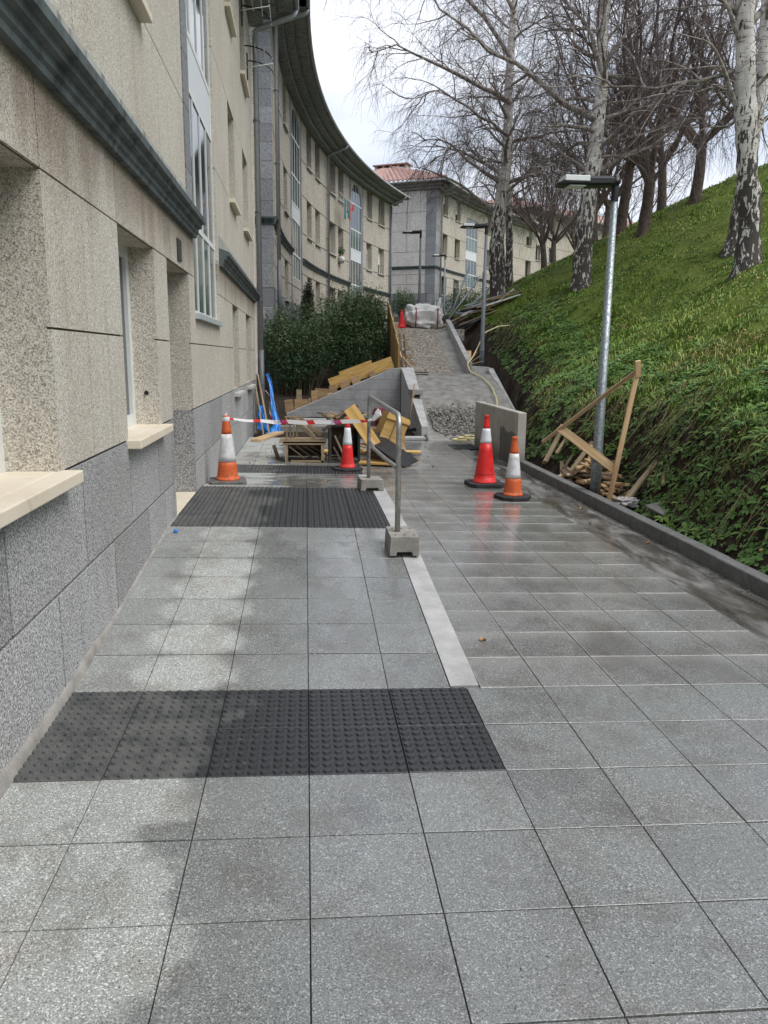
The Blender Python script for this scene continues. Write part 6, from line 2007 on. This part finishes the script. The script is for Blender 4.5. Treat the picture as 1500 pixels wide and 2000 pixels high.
# drying racks and laundry
for k, (s, z, lb) in enumerate([(16.1, 7.95, 'upper white drying rack with black arms high on the near facade'), (17.35, 7.42, 'lower drying rack with black curved arms by the near downpipe')]):
    rk = thing('drying_rack', lb, 'drying rack', mpA(s, 0, z), 0, 'clothes racks on the near facade')
    MB().box(.0, .03, -.02, .02, -.28, .22).build('wall_bracket', 'darkmetal', rk)
    for y in (-.45, .35):
        MB().tube([(.0, y, .20)] + [(.55 * math.sin(a), y, .20 - .28 * (1 - math.cos(a))) for a in np.linspace(.1, 1.5, 8)], .014, 7).build('arm', 'black', rk, True)
    for d, zz in ((.2, .18), (.38, .10), (.54, -.05)): MB().tube([(d, -.6, zz), (d, .5, zz)], .008, 6).build('rod', 'white', rk, True)
    MB().tube([(0, -.45, -.2), (.55, -.45, -.1)], .009, 6).build('stay', 'white', rk, True)
lr = thing('drying_rack', 'drying rack with laundry on the curved block', 'drying rack')
for d in (.1, .3, .5): MB().tube([mpB(16.2 + .22 * k, d, 6.62) for k in range(11)], .012, 6).build('rod', 'white', lr, True)
for s in (16.3, 18.3): MB().tube([mpB(s, 0, 6.9), mpB(s, .3, 6.85), mpB(s, .52, 6.6)], .014, 6).build('arm', 'white', lr, True)
for s, w, h, mt, lb in [(16.35, .30, .95, 'tealcloth', 'leftmost dark teal garment hanging from the curved block'), (16.85, .24, .62, 'tealcloth', 'short teal garment in the middle of the laundry'), (17.15, .24, .80, 'tealcloth', 'patterned teal garment beside the red cloth'), (17.42, .2, .85, 'redcloth', 'long red cloth hanging among the laundry'), (17.9, .45, .32, 'redcloth', 'short red cloth at the right end of the laundry')]:
    P0 = [[mpB(s, .5, 6.63), mpB(s + w, .5, 6.63)], [mpB(s + .02, .52, 6.63 - h * .5), mpB(s + w * .9, .5, 6.63 - h * .5)], [mpB(s, .48, 6.63 - h), mpB(s + w * .95, .52, 6.63 - h)]]
    sheet_mesh('garment', lb, 'laundry', P0, mt, int(s * 10), .03)
pt_ = thing('window_plant', 'potted plant and white bag on a sill of the curved block', 'plant', mpB(17.55, .03, 4.0))
MB().lathe([(.06, 0), (.09, .16)], 10).build('pot', 'rooftile', pt_)
V, F, a_ = leaf_cloud(np.random.RandomState(3), [(0, 0, .32)], [(.16, .16, .18)], 220, .06, .14, .2); link('leaves', arr_mesh('leaves', V, F, False, a_), 'bush', pt_)
blob('cloth_bundle', 'white bundle hung out of a middle-floor window of the curved block', 'cloth', mpB(17.3, .12, 3.72), (.16, .3, .16), 'whitecloth', 131, .2, 10)

# ------------------------------------------------------------------ grit and crumbs
rr = np.random.RandomState(77)
mb = MB()
def crumb(x, y, z, s):
    q = Euler((rr.uniform(0, 6), rr.uniform(0, 6), rr.uniform(0, 6))).to_matrix()
    vs = [q @ Vector((a * s * rr.uniform(.5, 1), b * s * rr.uniform(.4, 1), c * s * .5)) + Vector((x, y, z + s * .4)) for a in (-1, 1) for b in (-1, 1) for c in (-1, 1)]
    mb.add(vs, [(0, 1, 3, 2), (4, 6, 7, 5), (0, 4, 5, 1), (2, 3, 7, 6), (0, 2, 6, 4), (1, 5, 7, 3)])
for k in range(420):
    y = rr.uniform(3, 14.5); x = 3.33 - abs(rr.normal(0, .10))
    crumb(x, y, CF * x - .004, rr.uniform(.003, .010))
for k in range(320):
    x = rr.normal(.6, .8); y = rr.normal(12.6, .9)
    if -1.1 < x < 2.7 and 11.6 < y < 15.4: crumb(x, y, CF * x, rr.uniform(.004, .016))
for k in range(160):
    x = rr.uniform(-1.1, 2.7); y = rr.uniform(1.4, 9)
    z = CF * x + (hump(y) if x < .72 else 0)
    if .70 < x < .9: continue
    crumb(x, y, z, rr.uniform(.0015, .0045))
stuff(mb.build('grit', 'kerb'), 'loose grit and cement crumbs scattered on the paving', 'grit')
mb = MB()
for k in range(260):
    y = rr.uniform(3, 12); x = 3.47 + abs(rr.normal(0, .12))
    crumb(x, y, float(terrain_z(x, y)), rr.uniform(.008, .03))
stuff(mb.build('loose_earth', 'soil'), 'clods of dark earth behind the kerb', 'earth')

# dead leaves caught in the grass
n = 2600
y = 4 + 26 * rr.rand(n) ** 1.3; x = Xf(y) + .2 + 9 * rr.rand(n) ** 1.6
z = terrain_z(x, y) + .02 + .03 * rr.rand(n)
P = np.stack([x, y, z], 1)
D = nrm(rr.normal(0, 1, (n, 3)) * np.array([1, 1, .35])); S = nrm(np.cross(D, rr.normal(0, .4, (n, 3)) + np.array([0, 0, 1])))
L = rr.uniform(.03, .07, n)[:, None]; W = L * .28
V = np.stack([P, P + D * L * .5 + S * W, P + D * L, P + D * L * .5 - S * W], 1).reshape(-1, 3)
stuff(link('dead_leaves', arr_mesh('dead_leaves', V, np.arange(n * 4).reshape(-1, 4), False), 'leafdry'), 'dead brown leaves scattered through the hillside grass', 'leaves')
